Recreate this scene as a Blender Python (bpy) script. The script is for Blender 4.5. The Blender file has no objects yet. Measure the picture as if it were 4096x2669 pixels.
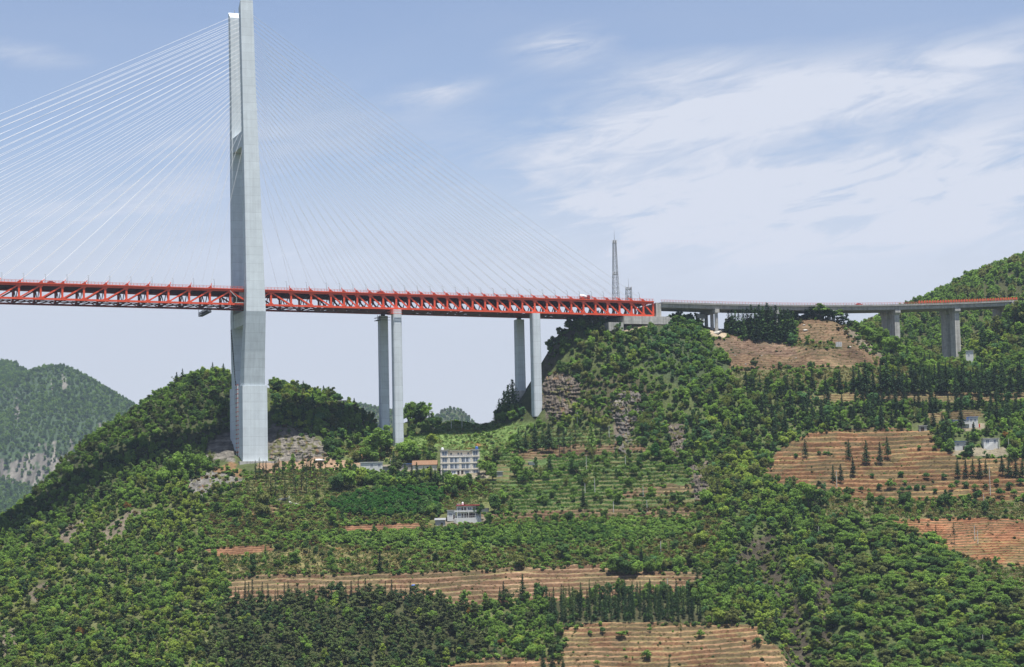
HAZE_D = 0.42e-4
SUN_H = (0.22, 0.02)        # slope of the sun's rays: across the deck, along it
SUN_E = 5.0
SKY_S = 0.085
SKY_T = (1.12, 1.0, 0.98)
CLOUD = (4.6, 4.86, 5.55, 1)
EXPO = 0.80
import bpy, bmesh, math, random
import numpy as np
from mathutils import Vector, Matrix
random.seed(11)
RNG = np.random.default_rng(11)
SC = bpy.context.scene
COL = SC.collection
PI = math.pi

# ------------------------------------------------------------------ camera
F_SRC, PITCH, ROLL = 8492.03, 0.095145, -0.0215704
cp, sp, cr, sr = math.cos(PITCH), math.sin(PITCH), math.cos(ROLL), math.sin(ROLL)
FWD = np.array([0, cp, sp]); UP0 = np.array([0, -sp, cp]); RT0 = np.array([1.0, 0, 0])
RT = cr * RT0 + sr * UP0
UPV = cr * UP0 - sr * RT0
K = 4096 / 2380.0            # photo pixels per unit of the 2380 x 1551 survey grid
FD = F_SRC / K

def ray(dx, dy):
    a = (dx * K - 2048) / F_SRC; b = (dy * K - 1334.5) / F_SRC
    return FWD + a * RT - b * UPV

def at(dx, dy, Y):
    """the place in the world seen at survey point (dx, dy) at the depth Y"""
    d = ray(dx, dy)
    return Vector(d * (Y / d[1]))

def proj(P):
    P = np.asarray(P, float)
    d = P @ FWD
    return (2048 + F_SRC * (P @ RT) / d) / K, (1334.5 - F_SRC * (P @ UPV) / d) / K

cam = bpy.data.cameras.new('camera')
co = bpy.data.objects.new('camera', cam); COL.objects.link(co)
cam.sensor_fit = 'HORIZONTAL'; cam.sensor_width = 36.0
cam.lens = 36.0 * F_SRC / 4096
cam.clip_start = 1.0; cam.clip_end = 20000
M = Matrix(((RT[0], UPV[0], -FWD[0]), (RT[1], UPV[1], -FWD[1]), (RT[2], UPV[2], -FWD[2])))
co.rotation_euler = M.to_euler()
SC.camera = co

# ------------------------------------------------------------------ mesh helpers
def tag(o, label, cat, group=None, kind=None):
    o['label'] = label
    if cat: o['category'] = cat
    if group: o['group'] = group
    if kind: o['kind'] = kind
    return o

def empty(name, loc, rz=0.0, label=None, cat=None, group=None):
    o = bpy.data.objects.new(name, None); COL.objects.link(o)
    o.empty_display_size = 1.0
    o.location = loc; o.rotation_euler = (0, 0, rz)
    if label: tag(o, label, cat, group)
    return o

class MB:
    def __init__(s): s.v = []; s.f = []; s.m = []
    def quadbox(s, c8, mi=0):
        n = len(s.v); s.v += [tuple(c) for c in c8]
        for q in ((0, 3, 2, 1), (4, 5, 6, 7), (0, 1, 5, 4), (1, 2, 6, 5), (2, 3, 7, 6), (3, 0, 4, 7)):
            s.f.append(tuple(n + i for i in q)); s.m.append(mi)
        return s
    def box(s, x0, x1, y0, y1, z0, z1, mi=0):
        return s.quadbox([(x0, y0, z0), (x1, y0, z0), (x1, y1, z0), (x0, y1, z0), (x0, y0, z1), (x1, y0, z1), (x1, y1, z1), (x0, y1, z1)], mi)
    def loft(s, secs, mi=0, caps=True):
        """secs: rings with the same number of points"""
        n0 = len(s.v); k = len(secs[0])
        for r in secs: s.v += [tuple(p) for p in r]
        for i in range(len(secs) - 1):
            for j in range(k):
                a = n0 + i * k + j; b = n0 + i * k + (j + 1) % k
                s.f.append((a, b, b + k, a + k)); s.m.append(mi)
        if caps:
            s.f.append(tuple(n0 + j for j in reversed(range(k)))); s.m.append(mi)
            s.f.append(tuple(n0 + (len(secs) - 1) * k + j for j in range(k))); s.m.append(mi)
        return s
    def beam(s, p, q, w, h, mi=0, up=(0, 0, 1)):
        p = Vector(p); q = Vector(q); d = (q - p).normalized(); u = Vector(up)
        if abs(d.dot(u)) > 0.98: u = Vector((1, 0, 0))
        a = d.cross(u).normalized(); b = a.cross(d).normalized()
        a *= w / 2; b *= h / 2
        return s.quadbox([p - a - b, p + a - b, p + a + b, p - a + b] + [q - a - b, q + a - b, q + a + b, q - a + b], mi)
    def tube(s, pts, r, k=6, mi=0):
        secs = []; rr = r if isinstance(r, (list, tuple)) else [r] * len(pts)
        pts = [Vector(p) for p in pts]
        for i, p in enumerate(pts):
            d = (pts[min(i + 1, len(pts) - 1)] - pts[max(i - 1, 0)]).normalized()
            u = Vector((0, 0, 1)) if abs(d.z) < 0.9 else Vector((1, 0, 0))
            a = d.cross(u).normalized(); b = a.cross(d)
            secs.append([p + (a * math.cos(t) + b * math.sin(t)) * rr[i] for t in [2 * PI * j / k for j in range(k)]])
        return s.loft(secs, mi)
    def lathe(s, prof, c=(0, 0, 0), k=12, mi=0):
        return s.loft([[(c[0] + r * math.cos(2 * PI * j / k), c[1] + r * math.sin(2 * PI * j / k), c[2] + z) for j in range(k)] for r, z in prof], mi)
    def build(s, name, mats, parent=None):
        me = bpy.data.meshes.new(name)
        me.from_pydata(s.v, [], s.f)
        mats = mats if isinstance(mats, (list, tuple)) else [mats]
        for m in mats: me.materials.append(m)
        if len(mats) > 1: me.polygons.foreach_set('material_index', s.m)
        me.update()
        o = bpy.data.objects.new(name, me); COL.objects.link(o)
        if parent is not None: o.parent = parent
        return o

# ------------------------------------------------------------------ noise (numpy)
def _lat(ix, iy, seed):
    h = (ix.astype(np.int64) * 374761393 + iy.astype(np.int64) * 668265263 + seed * 982451653) & 0x7fffffff
    h = (h ^ (h >> 13)) * 1274126177 & 0x7fffffff
    return ((h ^ (h >> 16)) & 0xffff) / 65535.0

def vnoise(x, y, seed=0):
    x = np.asarray(x, float); y = np.asarray(y, float)
    ix = np.floor(x); iy = np.floor(y); fx = x - ix; fy = y - iy
    fx = fx * fx * (3 - 2 * fx); fy = fy * fy * (3 - 2 * fy)
    a = _lat(ix, iy, seed); b = _lat(ix + 1, iy, seed); c = _lat(ix, iy + 1, seed); d = _lat(ix + 1, iy + 1, seed)
    return (a * (1 - fx) + b * fx) * (1 - fy) + (c * (1 - fx) + d * fx) * fy

def fbm(x, y, seed=0, o=4):
    t = 0; a = 0.5
    for i in range(o):
        t = t + a * (vnoise(x, y, seed + i * 17) - 0.5) * 2; x = x * 2.03; y = y * 2.03; a *= 0.5
    return t

# ------------------------------------------------------------------ materials
def newmat(name):
    m = bpy.data.materials.new(name); m.use_nodes = True
    nt = m.node_tree; b = nt.nodes['Principled BSDF']
    return m, nt, b

def plain(name, col, rough=0.7, var=0.12, scale=0.6, metal=0.0, streak=0.0, spec=0.3, bump=0.0, zstretch=1.0, lift=0.0):
    """paint / concrete / stone: a base colour broken up by noise, with optional vertical weather streaks"""
    m, nt, b = newmat(name); N = nt.nodes; L = nt.links
    tc = N.new('ShaderNodeTexCoord'); mp = N.new('ShaderNodeMapping')
    mp.inputs['Scale'].default_value = (scale, scale, scale * zstretch)
    L.new(tc.outputs['Object'], mp.inputs['Vector'])
    nz = N.new('ShaderNodeTexNoise'); nz.inputs['Scale'].default_value = 1.0; nz.inputs['Detail'].default_value = 5
    L.new(mp.outputs['Vector'], nz.inputs['Vector'])
    mr = N.new('ShaderNodeMapRange'); mr.inputs['From Min'].default_value = 0.3; mr.inputs['From Max'].default_value = 0.7
    mr.inputs['To Min'].default_value = 1 - var; mr.inputs['To Max'].default_value = 1 + var
    L.new(nz.outputs['Fac'], mr.inputs['Value'])
    fac = mr.outputs['Result']
    if streak:
        mp2 = N.new('ShaderNodeMapping'); mp2.inputs['Scale'].default_value = (0.9, 0.9, 0.03)
        L.new(tc.outputs['Object'], mp2.inputs['Vector'])
        n2 = N.new('ShaderNodeTexNoise'); n2.inputs['Scale'].default_value = 1.0; n2.inputs['Detail'].default_value = 4
        L.new(mp2.outputs['Vector'], n2.inputs['Vector'])
        m2 = N.new('ShaderNodeMapRange'); m2.inputs['From Min'].default_value = 0.35; m2.inputs['From Max'].default_value = 0.7
        m2.inputs['To Min'].default_value = 1.0; m2.inputs['To Max'].default_value = 1 - streak
        L.new(n2.outputs['Fac'], m2.inputs['Value'])
        mu = N.new('ShaderNodeMath'); mu.operation = 'MULTIPLY'
        L.new(fac, mu.inputs[0]); L.new(m2.outputs['Result'], mu.inputs[1]); fac = mu.outputs[0]
    if lift:                                # construction joints, one per pour
        sz = N.new('ShaderNodeSeparateXYZ'); L.new(tc.outputs['Object'], sz.inputs[0])
        dv = N.new('ShaderNodeMath'); dv.operation = 'DIVIDE'; L.new(sz.outputs[2], dv.inputs[0]); dv.inputs[1].default_value = lift
        wn = N.new('ShaderNodeTexWhiteNoise'); wn.noise_dimensions = '1D'
        fl_ = N.new('ShaderNodeMath'); fl_.operation = 'FLOOR'; L.new(dv.outputs[0], fl_.inputs[0]); L.new(fl_.outputs[0], wn.inputs['W'])
        fr = N.new('ShaderNodeMath'); fr.operation = 'FRACT'; L.new(dv.outputs[0], fr.inputs[0])
        lt = N.new('ShaderNodeMath'); lt.operation = 'LESS_THAN'; L.new(fr.outputs[0], lt.inputs[0]); lt.inputs[1].default_value = .07
        a1 = N.new('ShaderNodeMath'); a1.operation = 'MULTIPLY_ADD'; L.new(wn.outputs['Value'], a1.inputs[0]); a1.inputs[1].default_value = .09; a1.inputs[2].default_value = .955
        a2 = N.new('ShaderNodeMath'); a2.operation = 'MULTIPLY_ADD'; L.new(lt.outputs[0], a2.inputs[0]); a2.inputs[1].default_value = -.12; L.new(a1.outputs[0], a2.inputs[2])
        a3 = N.new('ShaderNodeMath'); a3.operation = 'MULTIPLY'; L.new(fac, a3.inputs[0]); L.new(a2.outputs[0], a3.inputs[1]); fac = a3.outputs[0]
    vm = N.new('ShaderNodeVectorMath'); vm.operation = 'SCALE'; vm.inputs[0].default_value = col[:3]
    L.new(fac, vm.inputs['Scale']); L.new(vm.outputs['Vector'], b.inputs['Base Color'])
    b.inputs['Roughness'].default_value = rough; b.inputs['Metallic'].default_value = metal
    b.inputs['Specular IOR Level'].default_value = spec
    if bump:
        bp = N.new('ShaderNodeBump'); bp.inputs['Strength'].default_value = bump; bp.inputs['Distance'].default_value = 0.3
        L.new(nz.outputs['Fac'], bp.inputs['Height']); L.new(bp.outputs['Normal'], b.inputs['Normal'])
    return m

def leafmat(name, trans=0.42, var=0.30):
    """foliage: the tint comes from the tree itself (a custom property or an instance attribute), broken up leaf by leaf"""
    m, nt, b = newmat(name); N = nt.nodes; L = nt.links
    N.remove(b); out = N['Material Output']
    at_ = N.new('ShaderNodeAttribute'); at_.attribute_type = 'INSTANCER'; at_.attribute_name = 'tint'
    lf = N.new('ShaderNodeAttribute'); lf.attribute_type = 'GEOMETRY'; lf.attribute_name = 'leaf'
    mr = N.new('ShaderNodeMapRange'); mr.inputs['To Min'].default_value = 1 - var; mr.inputs['To Max'].default_value = 1 + var
    L.new(lf.outputs['Fac'], mr.inputs['Value'])
    vm = N.new('ShaderNodeVectorMath'); vm.operation = 'SCALE'
    L.new(at_.outputs['Vector'], vm.inputs[0]); L.new(mr.outputs['Result'], vm.inputs['Scale'])
    df = N.new('ShaderNodeBsdfDiffuse'); tr = N.new('ShaderNodeBsdfTranslucent'); mx = N.new('ShaderNodeMixShader')
    L.new(vm.outputs['Vector'], df.inputs['Color'])
    v2 = N.new('ShaderNodeVectorMath'); v2.operation = 'MULTIPLY'; v2.inputs[1].default_value = (1.2, 1.25, 0.6)
    L.new(vm.outputs['Vector'], v2.inputs[0]); L.new(v2.outputs['Vector'], tr.inputs['Color'])
    mx.inputs['Fac'].default_value = trans
    L.new(df.outputs[0], mx.inputs[1]); L.new(tr.outputs[0], mx.inputs[2]); L.new(mx.outputs[0], out.inputs['Surface'])
    return m

MT = {}
MT['pylon'] = plain('pylon_concrete', (0.59, 0.645, 0.675), 0.8, 0.06, 0.25, streak=0.12, lift=5.0)
MT['conc'] = plain('pier_concrete', (0.585, 0.63, 0.66), 0.8, 0.06, 0.3, streak=0.12, lift=4.5)
MT['oldconc'] = plain('weathered_concrete', (0.47, 0.455, 0.42), 0.9, 0.18, 0.5, streak=0.40, lift=4.5)
MT['girder'] = plain('girder_concrete', (0.41, 0.39, 0.365), 0.9, 0.12, 0.4, streak=0.3)
MT['shaded_red'] = plain('shaded_red_paint', (0.13, 0.026, 0.022), 0.8, 0.2, 0.7)  # the bridge red with the truss interior's shade put into the colour
MT['red'] = plain('red_bridge_paint', (0.74, 0.085, 0.030), 0.5, 0.10, 0.5, spec=0.35)
MT['redrail'] = plain('railing_paint', (0.58, 0.10, 0.06), 0.6, 0.12, 0.5)
MT['palerail'] = plain('faded_railing_paint', (0.52, 0.13, 0.11), 0.6, 0.12, 0.5)
MT['orange'] = plain('orange_barrier_paint', (0.55, 0.11, 0.03), 0.6, 0.12, 0.5)
MT['asphalt'] = plain('asphalt', (0.06, 0.06, 0.065), 0.9, 0.2, 0.8)
MT['cable'] = plain('cable_sheath', (0.72, 0.72, 0.73), 0.45, 0.05, 0.2)
MT['steel'] = plain('galvanised_steel', (0.30, 0.31, 0.32), 0.5, 0.15, 1.0, metal=0.3)
MT['dark'] = plain('dark_steel', (0.05, 0.045, 0.045), 0.6, 0.2, 1.0)
MT['white'] = plain('white_wall', (0.58, 0.58, 0.565), 0.8, 0.07, 0.7, streak=0.08)
MT['cream'] = plain('cream_wall', (0.66, 0.61, 0.53), 0.8, 0.06, 0.7, streak=0.08)
MT['grey'] = plain('grey_render', (0.38, 0.37, 0.36), 0.9, 0.12, 0.7, streak=0.15)
MT['window'] = plain('window_glass', (0.085, 0.115, 0.165), 0.08, 0.3, 0.4, spec=0.6)
MT['door'] = plain('dark_door', (0.05, 0.03, 0.025), 0.5, 0.2, 1.0)
MT['curtain'] = plain('white_curtain', (0.55, 0.57, 0.60), 0.9, 0.1, 1.0)
MT['redroof'] = plain('red_roof_sheet', (0.36, 0.05, 0.06), 0.6, 0.12, 1.0)
MT['tile'] = plain('orange_roof_tiles', (0.19, 0.11, 0.065), 0.9, 0.18, 1.5)
MT['blue'] = plain('blue_roof_sheet', (0.045, 0.12, 0.36), 0.5, 0.15, 1.0)
MT['skyblue'] = plain('pale_blue_sheet', (0.16, 0.38, 0.55), 0.6, 0.12, 1.0)
MT['rock'] = plain('pale_limestone', (0.40, 0.38, 0.34), 0.95, 0.25, 0.7, bump=0.5)
MT['bark'] = plain('bark', (0.075, 0.055, 0.04), 0.95, 0.25, 2.0)
MT['polec'] = plain('pole_concrete', (0.50, 0.49, 0.46), 0.9, 0.12, 1.0)
MT['redpaint'] = plain('red_car_paint', (0.50, 0.03, 0.02), 0.35, 0.05, 1.0, spec=0.5)
MT['whitepaint'] = plain('white_car_paint', (0.75, 0.75, 0.75), 0.35, 0.05, 1.0, spec=0.5)
MT['rubber'] = plain('tyre_rubber', (0.02, 0.02, 0.02), 0.9, 0.1, 1.0)
MT['track'] = plain('pale_concrete_track', (0.42, 0.40, 0.36), 0.95, 0.1, 0.6)
MT['leaf'] = leafmat('leaves')
MT['needle'] = leafmat('needles', 0.18, 0.3)

# ------------------------------------------------------------------ bridge frame
BX, BY, BZ = -151.0778, 1223.8077, 144.9212
BT = 0.3517707; GR = -0.0100413; BW = 27.946
bcos, bsin = math.cos(BT), math.sin(BT)
def zc(s):                                 # height of the deck line
    z = BZ + GR * s
    if s > 290: z += 1.6e-4 * (s - 290) ** 2
    return z
def bw(s, w, z):                           # bridge frame to world
    return Vector((BX + s * bcos - w * bsin, BY + s * bsin + w * bcos, z))
# ------------------------------------------------------------------ ground: one sheet, surveyed heights
COLS = {
 -150: [(1750, 960), (1551, 1050), (1400, 1130), (1290, 1230)],
 0: [(1750, 955), (1551, 1040), (1400, 1110), (1264, 1199), (1215, 1225)],
 150: [(1750, 950), (1551, 1028), (1400, 1095), (1250, 1170), (1190, 1203), (1150, 1228), (1078, 1275)],
 300: [(1750, 940), (1551, 1015), (1400, 1080), (1250, 1145), (1150, 1190), (1125, 1205), (1060, 1240), (972, 1320)],
 420: [(1750, 930), (1551, 1005), (1400, 1062), (1250, 1130), (1110, 1207), (1077, 1227), (1017, 1256), (905, 1355)],
 500: [(903, 1370)],
 560: [(1750, 925), (1551, 1000), (1400, 1060), (1250, 1128), (1150, 1180), (1095, 1208), (1070, 1225), (1050, 1240), (960, 1275), (908, 1370)],
 700: [(1750, 920), (1551, 995), (1400, 1055), (1250, 1120), (1150, 1172), (1100, 1208), (1068, 1235), (1010, 1251), (940, 1279), (925, 1330)],
 800: [(965, 1300), (955, 1325)],
 850: [(1750, 918), (1551, 992), (1400, 1050), (1250, 1118), (1150, 1172), (1105, 1200), (1090, 1220), (1060, 1240), (1005, 1272), (972, 1300), (966, 1325)],
 925: [(1090, 1215), (1040, 1254)],
 1000: [(1750, 915), (1551, 990), (1400, 1045), (1320, 1085), (1250, 1115), (1200, 1145), (1150, 1172), (1102, 1200), (1045, 1250), (1005, 1285), (988, 1320), (968, 1365)],
 1075: [(1100, 1200), (1050, 1240), (1000, 1290), (991, 1305)],
 1160: [(986, 1318)],
 1200: [(1102, 1195), (1050, 1235), (985, 1290), (966, 1325)],
 1240: [(976, 1284)],
 1300: [(1750, 912), (1551, 985), (1400, 1045), (1310, 1085), (1200, 1140), (1100, 1200), (1050, 1232), (1000, 1262), (930, 1278), (850, 1291), (775, 1325)],
 1400: [(765, 1310), (757, 1330)],
 1480: [(1750, 912), (1551, 985), (1480, 1005), (1400, 1042), (1320, 1080), (1250, 1115), (1200, 1142), (1150, 1168), (1100, 1198), (1050, 1228), (1000, 1248), (900, 1266), (800, 1292), (757, 1306), (752, 1330)],
 1600: [(1750, 912), (1551, 985), (1400, 1045), (1250, 1118), (1180, 1152), (1100, 1192), (1000, 1238), (850, 1278), (762, 1318), (752, 1345)],
 1660: [(775, 1325), (765, 1350)],
 1700: [(860, 1285), (800, 1315), (777, 1335), (768, 1360)],
 1800: [(1750, 910), (1551, 982), (1400, 1035), (1250, 1105), (1160, 1150), (1080, 1190), (1000, 1230), (950, 1250), (870, 1285), (800, 1322), (760, 1345), (752, 1362)],
 1910: [(738, 1352), (737, 1362)],
 2000: [(1750, 908), (1551, 980), (1400, 1035), (1300, 1080), (1205, 1125), (1160, 1148), (1080, 1188), (1005, 1228), (930, 1260), (860, 1290), (800, 1330), (775, 1350)],
 2060: [(850, 1300), (820, 1345)],
 2120: [(870, 1300), (848, 1345)],
 2200: [(1750, 908), (1551, 980), (1400, 1030), (1300, 1075), (1205, 1120), (1160, 1145), (1080, 1182), (1000, 1225), (930, 1262), (870, 1310), (848, 1392)],
 2250: [(848, 1395)],
 2300: [(850, 1345), (778, 1388)],
 2380: [(1750, 905), (1551, 980), (1400, 1028), (1300, 1068), (1205, 1115), (1160, 1142), (1080, 1180), (1000, 1222), (930, 1262), (880, 1300), (850, 1340), (780, 1372), (714, 1393)],
 2560: [(1750, 905), (1551, 985), (1400, 1032), (1205, 1118), (1080, 1184), (1000, 1225), (930, 1262), (850, 1330), (740, 1390), (665, 1440)],
}
ctrl = []
for dx, lst in COLS.items():
    for dy, Y in lst: ctrl.append(tuple(at(dx, dy, Y)))
    p = at(dx, *lst[-1])                    # behind every crest the ground falls away
    ctrl.append((p.x * 1.06, p.y + 70, p.z - 38)); ctrl.append((p.x * 1.15, p.y + 190, p.z - 100))
for x in (-1500, -900, -500, -200, 150, 500, 900, 1500):
    for y, z in ((-50, -8), (450, -170), (780, -165 if abs(x) < 600 else -120), (2200, -190), (3600, -190)):
        ctrl.append((x, y, z))
    if abs(x) > 600: ctrl += [(x, 1100, -60), (x, 1400, -40), (x, 1700, -120)]
ctrl = np.array(ctrl)

class RBF:
    def __init__(s, P, c=22.0):
        s.P = P; s.c = c; n = len(P)
        d = np.sqrt(((P[:, None, :2] - P[None, :, :2]) ** 2).sum(-1) + c * c)
        A = np.zeros((n + 3, n + 3)); A[:n, :n] = d + np.eye(n) * -1.5
        q = np.c_[np.ones(n), P[:, :2] / 1000]
        A[:n, n:] = q; A[n:, :n] = q.T
        s.w = np.linalg.solve(A, np.r_[P[:, 2], 0, 0, 0])
    def __call__(s, X, Y):
        sh = X.shape; X = X.ravel(); Y = Y.ravel(); out = np.zeros(X.size); n = len(s.P)
        for i in range(0, X.size, 20000):
            x = X[i:i + 20000]; y = Y[i:i + 20000]
            d = np.sqrt((x[:, None] - s.P[None, :, 0]) ** 2 + (y[:, None] - s.P[None, :, 1]) ** 2 + s.c ** 2)
            out[i:i + 20000] = d @ s.w[:n] + s.w[n] + s.w[n + 1] * x / 1000 + s.w[n + 2] * y / 1000
        return out.reshape(sh)
ground_f = RBF(ctrl)

gx = np.r_[np.linspace(-1650, -420, 24)[:-1], np.arange(-420, 421, 1.7), np.linspace(421, 1650, 24)[1:]]
gy = np.r_[np.linspace(-55, 900, 24)[:-1], np.arange(900, 980, 1.5), np.arange(980, 1300, 0.5), np.arange(1300, 1460, 1.2), np.linspace(1460, 3650, 40)[1:]]
# heights on a 4 m lattice, then spread smoothly over the sheet
cx = np.r_[np.linspace(-1650, -424, 40)[:-1], np.arange(-424, 425, 5.0), np.linspace(426, 1650, 40)]
cy = np.r_[np.linspace(-55, 896, 40)[:-1], np.arange(896, 1464, 4.0), np.linspace(1466, 3650, 50)]
cZ = ground_f(*np.meshgrid(cx, cy))
def cubic(xs, fs, xq):
    """Catmull-Rom along axis 0"""
    i = np.clip(np.searchsorted(xs, xq) - 1, 0, len(xs) - 2); t = (xq - xs[i]) / (xs[i + 1] - xs[i])
    m = np.gradient(fs, xs, axis=0); h = (xs[i + 1] - xs[i])
    sh = (-1,) + (1,) * (fs.ndim - 1); t = t.reshape(sh); h = h.reshape(sh)
    return (2 * t ** 3 - 3 * t ** 2 + 1) * fs[i] + (t ** 3 - 2 * t ** 2 + t) * h * m[i] + (-2 * t ** 3 + 3 * t ** 2) * fs[i + 1] + (t ** 3 - t ** 2) * h * m[i + 1]
tmp = cubic(cy, cZ, gy)                     # rows
GZ = cubic(cx, tmp.T, gx).T
GX, GY = np.meshgrid(gx, gy)
near = np.clip((GY - 860) / 60, 0, 1)
GZ = GZ + near * (fbm(GX / 38, GY / 38, 3, 4) * 2.6 + fbm(GX / 7, GY / 7, 9, 3) * 0.5)

# ------------------------------------------------------------------ land cover, drawn on the survey grid
OX, OY, RS = -300, 500, 2.0                # raster origin and cell
RW, RH = int(3000 / RS), int(1350 / RS)
rx, ry = np.meshgrid(OX + (np.arange(RW) + .5) * RS, OY + (np.arange(RH) + .5) * RS)
wobx = fbm(rx / 22, ry / 16, 41, 3) * 9; woby = fbm(rx / 26, ry / 14, 43, 3) * 5
ZN = np.zeros((RH, RW), np.int16)
ZNAMES = ['wood']
def zone(name, poly, soft=1.0):
    if name not in ZNAMES: ZNAMES.append(name)
    x = rx + wobx * soft; y = ry + woby * soft
    ins = np.zeros(x.shape, bool); j = len(poly) - 1
    for i in range(len(poly)):
        xi, yi = poly[i]; xj, yj = poly[j]
        if yi != yj:
            ins ^= ((yi > y) != (yj > y)) & (x < (xj - xi) * (y - yi) / (yj - yi) + xi)
        j = i
    ZN[ins] = ZNAMES.index(name)
# broad cover first, details after
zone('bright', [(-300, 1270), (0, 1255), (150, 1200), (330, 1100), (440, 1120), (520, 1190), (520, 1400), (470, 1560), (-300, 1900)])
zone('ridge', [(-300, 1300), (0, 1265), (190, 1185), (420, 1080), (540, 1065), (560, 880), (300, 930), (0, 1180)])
zone('scrub', [(480, 1255), (470, 1180), (560, 1130), (980, 1140), (1260, 1100), (1620, 1165), (1700, 1215), (1660, 1310), (1430, 1318), (960, 1330), (600, 1340), (530, 1345)])
zone('bushy', [(640, 1240), (1000, 1232), (1500, 1210), (1640, 1215), (1560, 1255), (1000, 1280), (720, 1262)])
zone('drygrass', [(500, 1292), (760, 1270), (960, 1285), (960, 1322), (600, 1334), (520, 1338)])
zone('pine', [(470, 1560), (500, 1420), (560, 1400), (700, 1392), (960, 1380), (1040, 1410), (1180, 1440), (1290, 1470), (1290, 1530), (1150, 1525), (1040, 1540), (1020, 1600), (460, 1700)])
zone('bright', [(1060, 1425), (1240, 1410), (1270, 1440), (1290, 1500), (1270, 1530), (1180, 1520), (1100, 1470)])
zone('lowright', [(1840, 1560), (1870, 1480), (1860, 1400), (1900, 1260), (2000, 1210), (2070, 1215), (2180, 1275), (2230, 1300), (2300, 1365), (2700, 1380), (2700, 1900), (1840, 1900)])
zone('grassband', [(1690, 864), (2110, 850), (2120, 890), (1700, 915)])
zone('firs', [(1690, 920), (1720, 905), (2060, 908), (2120, 880), (2600, 880), (2600, 1000), (2170, 995), (1900, 998), (1830, 1015), (1780, 1090), (1740, 1010)])
zone('wood', [(1560, 900), (1700, 880), (1760, 960), (1800, 1010), (1770, 1110), (1700, 1180), (1650, 1120), (1600, 1000)])
zone('orchard', [(755, 1172), (850, 1148), (1000, 1132), (1040, 1150), (1000, 1200), (900, 1205), (800, 1198)])
zone('grass', [(960, 1012), (1000, 1003), (1070, 990), (1190, 984), (1245, 982), (1215, 1030), (1180, 1062), (1120, 1075), (1115, 1050), (1020, 1040), (960, 1045)])
zone('greenterrace', [(1180, 1030), (1270, 990), (1440, 1000), (1520, 1045), (1580, 1080), (1620, 1110), (1630, 1165), (1400, 1200), (1200, 1205), (1130, 1120)])
zone('brownterrace', [(1180, 1050), (1260, 1038), (1500, 1035), (1510, 1052), (1380, 1060), (1220, 1072)])
zone('brownterrace', [(1420, 1150), (1520, 1132), (1630, 1125), (1640, 1145), (1560, 1152), (1440, 1162)])
zone('brownterrace', [(1100, 1196), (1300, 1188), (1590, 1182), (1640, 1190), (1600, 1200), (1300, 1206), (1110, 1208)])
zone('brownterrace', [(580, 1182), (640, 1176), (650, 1192), (590, 1196)])
zone('slopedry', [(850, 1030), (980, 1045), (1010, 1075), (980, 1085), (880, 1070), (800, 1062), (790, 1040)])
zone('quarry', [(625, 1066), (622, 1010), (640, 985), (700, 1000), (740, 1022), (768, 1058), (760, 1066), (640, 1074)])
zone('quarry', [(470, 1068), (500, 1020), (545, 1000), (545, 1075)])
zone('earth', [(600, 1078), (760, 1064), (850, 1078), (850, 1092), (760, 1098), (600, 1100)])
zone('parched', [(500, 1092), (540, 1072), (565, 1095), (560, 1110), (520, 1108), (480, 1110)])
zone('slab', [(425, 1158), (440, 1112), (500, 1096), (566, 1112), (566, 1132), (510, 1132), (478, 1155)])
zone('rowgrass', [(568, 1104), (760, 1096), (840, 1104), (830, 1150), (700, 1172), (570, 1140)])
zone('terrace_c', [(478, 1278), (560, 1270), (625, 1268), (640, 1280), (560, 1290), (500, 1294)], .4)
zone('terrace_c', [(790, 1224), (985, 1216), (1000, 1230), (860, 1236), (800, 1238)], .4)
zone('terrace_b', [(527, 1345), (600, 1338), (960, 1330), (1400, 1314), (1420, 1330), (1640, 1330), (1640, 1350), (1600, 1375), (1400, 1390), (1290, 1398), (1240, 1402), (1080, 1410), (1000, 1392), (940, 1392), (800, 1392), (530, 1410)], .5)
zone('firwood', [(1285, 1448), (1260, 1405), (1290, 1400), (1540, 1395), (1600, 1400), (1650, 1455), (1500, 1452), (1300, 1458)], .4)
zone('terrace_a', [(1296, 1458), (1420, 1450), (1600, 1450), (1760, 1456), (1775, 1490), (1830, 1508), (1860, 1570), (1900, 1700), (900, 1700), (1040, 1545), (1150, 1530), (1296, 1534), (1312, 1495)], .6)
zone('terrace_e', [(1775, 1108), (1795, 1062), (1850, 1022), (1900, 1003), (2040, 997), (2165, 1003), (2175, 1042), (2250, 1066), (2600, 1078), (2600, 1166), (2200, 1166), (1990, 1165), (1930, 1140), (1880, 1138), (1810, 1128)], .6)
zone('grassband', [(1900, 1145), (1980, 1166), (2600, 1168), (2600, 1206), (2060, 1206), (1980, 1205), (1900, 1200)], .6)
zone('redfield', [(2055, 1208), (2200, 1204), (2600, 1206), (2600, 1322), (2330, 1318), (2240, 1300), (2190, 1278), (2140, 1250), (2080, 1224)], .6)
zone('grassband', [(2210, 1290), (2340, 1318), (2600, 1322), (2600, 1378), (2300, 1370), (2240, 1330)], .6)
zone('fieldtop', [(1640, 780), (1700, 778), (1780, 792), (1850, 802), (1850, 738), (1935, 736), (1990, 768), (2052, 800), (2064, 848), (1980, 854), (1800, 858), (1700, 864), (1690, 832)], .5)
zone('grassband', [(1860, 800), (1940, 800), (1960, 812), (1900, 810), (1850, 806)], .3)
zone('stones', [(1955, 765), (2000, 770), (2050, 805), (2110, 825), (2100, 840), (2050, 832), (2010, 815)], .5)
zone('paleterrace', [(1860, 922), (1980, 914), (2600, 912), (2600, 938), (2150, 936), (1900, 936)], .6)
zone('grass', [(1010, 900), (1150, 900), (1150, 990), (1070, 994), (1010, 1003)], .3)
zone('paleterrace', [(2150, 962), (2270, 952), (2290, 968), (2200, 985), (2160, 986)], .5)
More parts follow.
